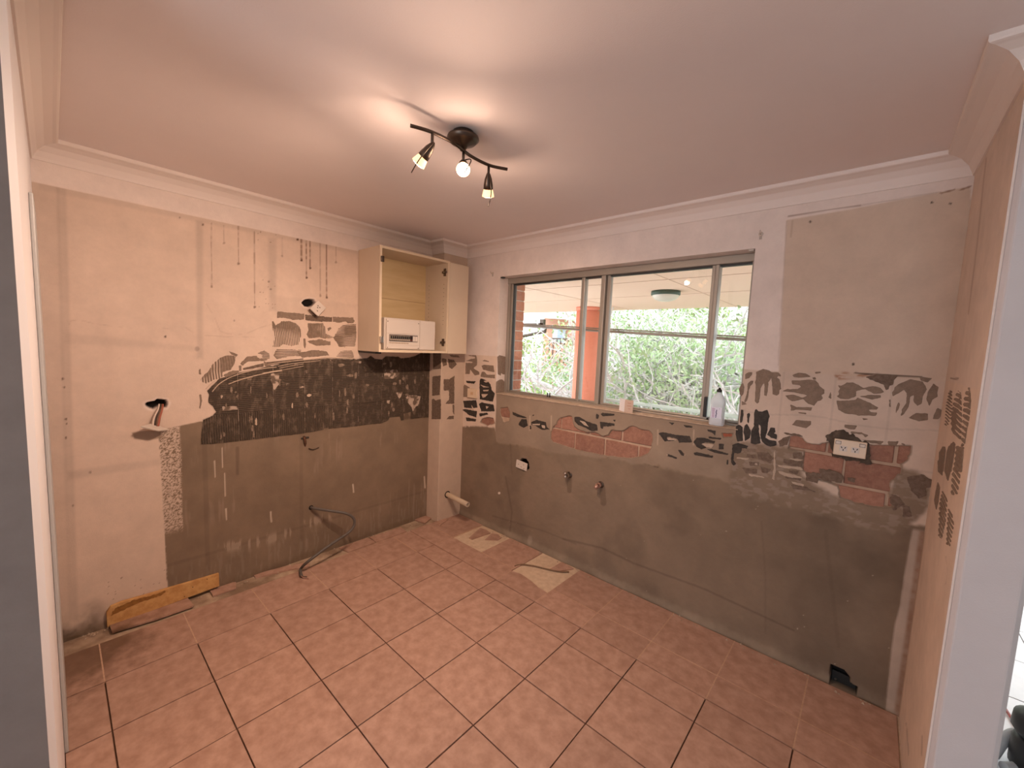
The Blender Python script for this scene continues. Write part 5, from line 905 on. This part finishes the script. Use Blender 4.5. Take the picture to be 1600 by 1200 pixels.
# ------------------------------------------------------------------ neighbour's house
def at(u, v, y): return Vector(on(u, v, 1, y))
YN = 12.0
h0 = at(850, 500, YN); h1 = at(912, 560, YN)
ho = thing('neighbour_house', (h0.x, YN, -3), 'salmon brick neighbouring house with white eaves behind trees', 'house')
MB().box(h0.x, h0.x + 3.6, YN, YN + 3, -3, h0.z + .1).build('wall', m_house, ho)
e0, e1 = at(838, 496, YN - .7), at(934, 507, YN - .7)
MB().add([(e0.x, YN - .7, e0.z), (e0.x + 4.4, YN - .7, e0.z - .30), (e0.x + 4.4, YN - .7, e0.z + .02), (e0.x, YN - .7, e0.z + .28), (e0.x, YN + 3, e0.z + 1.1), (e0.x + 4.4, YN + 3, e0.z + .9)], [(0, 1, 2, 3), (3, 2, 5, 4), (0, 3, 4), (1, 5, 2), (0, 4, 5, 1)]).build('roof', m_fascia, ho)
wx0, wx1 = at(865, 512, YN), at(884, 532, YN)
wf = MB().box(wx0.x, wx1.x, YN - .05, YN + .02, wx1.z - .1, wx0.z).build('window', m_trimgrey, ho); MB().box(wx0.x + .25, wx1.x - .05, YN - .06, YN - .04, wx1.z - .05, wx0.z - .05).build('pane', mat('reflective_pane', (.35, .42, .5), .1), wf)
rA = at(858, 530, YN - .6)
for k in range(14): MB().box(rA.x + k * .17, rA.x + k * .17 + .03, YN - .6, YN - .57, rA.z - .9, rA.z).build('baluster', m_dmetal, ho)
MB().box(rA.x, rA.x + 2.4, YN - .61, YN - .56, rA.z, rA.z + .05).build('handrail', m_dmetal, ho)
gt = thing('gutter_pipe', at(850, 515, 8), 'dark grey gutter and angled downpipe seen beyond the glass', 'gutter')
MB().box(at(806, 510, 8).x - .3, at(850, 510, 8).x, 7.95, 8.05, at(850, 511, 8).z, at(850, 505, 8).z).build('gutter', m_dmetal, gt); MB().tube([at(848, 506, 8), at(852, 514, 8), at(852, 518, 8), at(804, 528, 8)], .045, 8).build('downpipe', m_dmetal, gt); MB().box(at(845, 500, 8).x, at(851, 500, 8).x, 7.95, 8.05, at(850, 508, 8).z, at(850, 499, 8).z).build('rain_head', m_dmetal, gt)
# ------------------------------------------------------------------ trees
def tree(name, base, H, spread, seed, label, leaf, nleaf, lsize, lo=.25, dens=5):
    rnd = random.Random(seed); t = thing(name, base, label, 'tree', 'trees beyond the balcony'); mb = MB(); tips = []
    def grow(p, d, L, r, lev):
        n = 4; path = [p]; dd_ = d.copy()
        for k in range(n):
            dd_ = (dd_ + Vector((rnd.gauss(0, .22), rnd.gauss(0, .22), rnd.gauss(.03, .15)))).normalized(); path.append(path[-1] + dd_ * L / n)
        mb.tube(path, [r * (1 - .5 * k / n) for k in range(n + 1)], 5 if lev < 2 else 3, cap=False)
        if lev >= 2: tips.extend(path[1:])
        if lev < 4:
            for k in range(dens if lev < 3 else 3):
                s = path[rnd.randint(1, n)]; a = rnd.uniform(0, 6.28); el = rnd.uniform(-.25, .9)
                nd = (dd_ * .55 + Vector((math.cos(a), math.sin(a), el)) * .8).normalized(); grow(s, nd, L * rnd.uniform(.5, .72), r * (.58 if dens > 5 else .5), lev + 1)
    b = Vector(base)
    for k in range(3): grow(b + Vector((rnd.uniform(-.2, .2), rnd.uniform(-.2, .2), 0)), Vector((rnd.uniform(-.35, .35) * spread, rnd.uniform(-.2, .2), 1)).normalized(), H * .52, H * .020, 0)
    mb.build('branches', m_bark, t)
    V = []; F = []
    for k in range(nleaf):
        p = rnd.choice(tips) + Vector((rnd.gauss(0, .14), rnd.gauss(0, .14), rnd.gauss(0, .12))); u = Vector((rnd.gauss(0, 1), rnd.gauss(0, 1), rnd.gauss(0, 1))).normalized(); w = u.orthogonal().normalized(); s = lsize * rnd.uniform(.6, 1.3); i = len(V)
        V += [p - u * s, p + w * s * .45, p + u * s, p - w * s * .45]; F.append((i, i + 1, i + 2, i + 3))
    o = mesh_obj('foliage', V, F, leaf, t); o['kind'] = 'stuff'; return t
def gx(u, y): p = at(u, 560, y); return (p.x, y, -3.2)
tree('bushy_tree', gx(842, 8.6), 6.0, .8, 1, 'yellow green bushy tree left of the salmon column', m_leaf1, 26000, .05)
tree('bare_tree', gx(985, 7.2), 6.6, 1.3, 2, 'pale bare branched tree right of the salmon column', m_leaf3, 5000, .035, dens=6)
tree('bare_tree', gx(1060, 8.0), 7.0, 1.2, 3, 'bare branched tree behind the balcony lamp', m_leaf2, 9000, .038, dens=6)
tree('leafy_tree', gx(1130, 7.4), 6.6, 1.1, 4, 'soft green leafy tree behind the bottle', m_leaf2, 22000, .042)
tree('leafy_tree', gx(1190, 9.5), 8.0, 1.2, 5, 'tall green tree at right edge of the window', m_leaf1, 20000, .055)
tree('leafy_tree', gx(1010, 11.5), 8.5, 1.3, 6, 'tall green tree furthest behind the bare trees', m_leaf2, 26000, .06)
tree('leafy_tree', gx(925, 9.0), 4.6, 1.2, 8, 'low grey green tree behind the salmon column', m_leaf3, 14000, .045)
tree('leafy_tree', gx(1100, 13), 8.6, 1.3, 9, 'broad pale green tree in far background right', m_leaf1, 26000, .07)
gr = struct(MB().box(-30, 20, 4.7, 40, -3.4, -3.2).build('floor_garden', mat('garden_ground', (.25, .30, .14), .95, (.34, .33, .2), 1)))
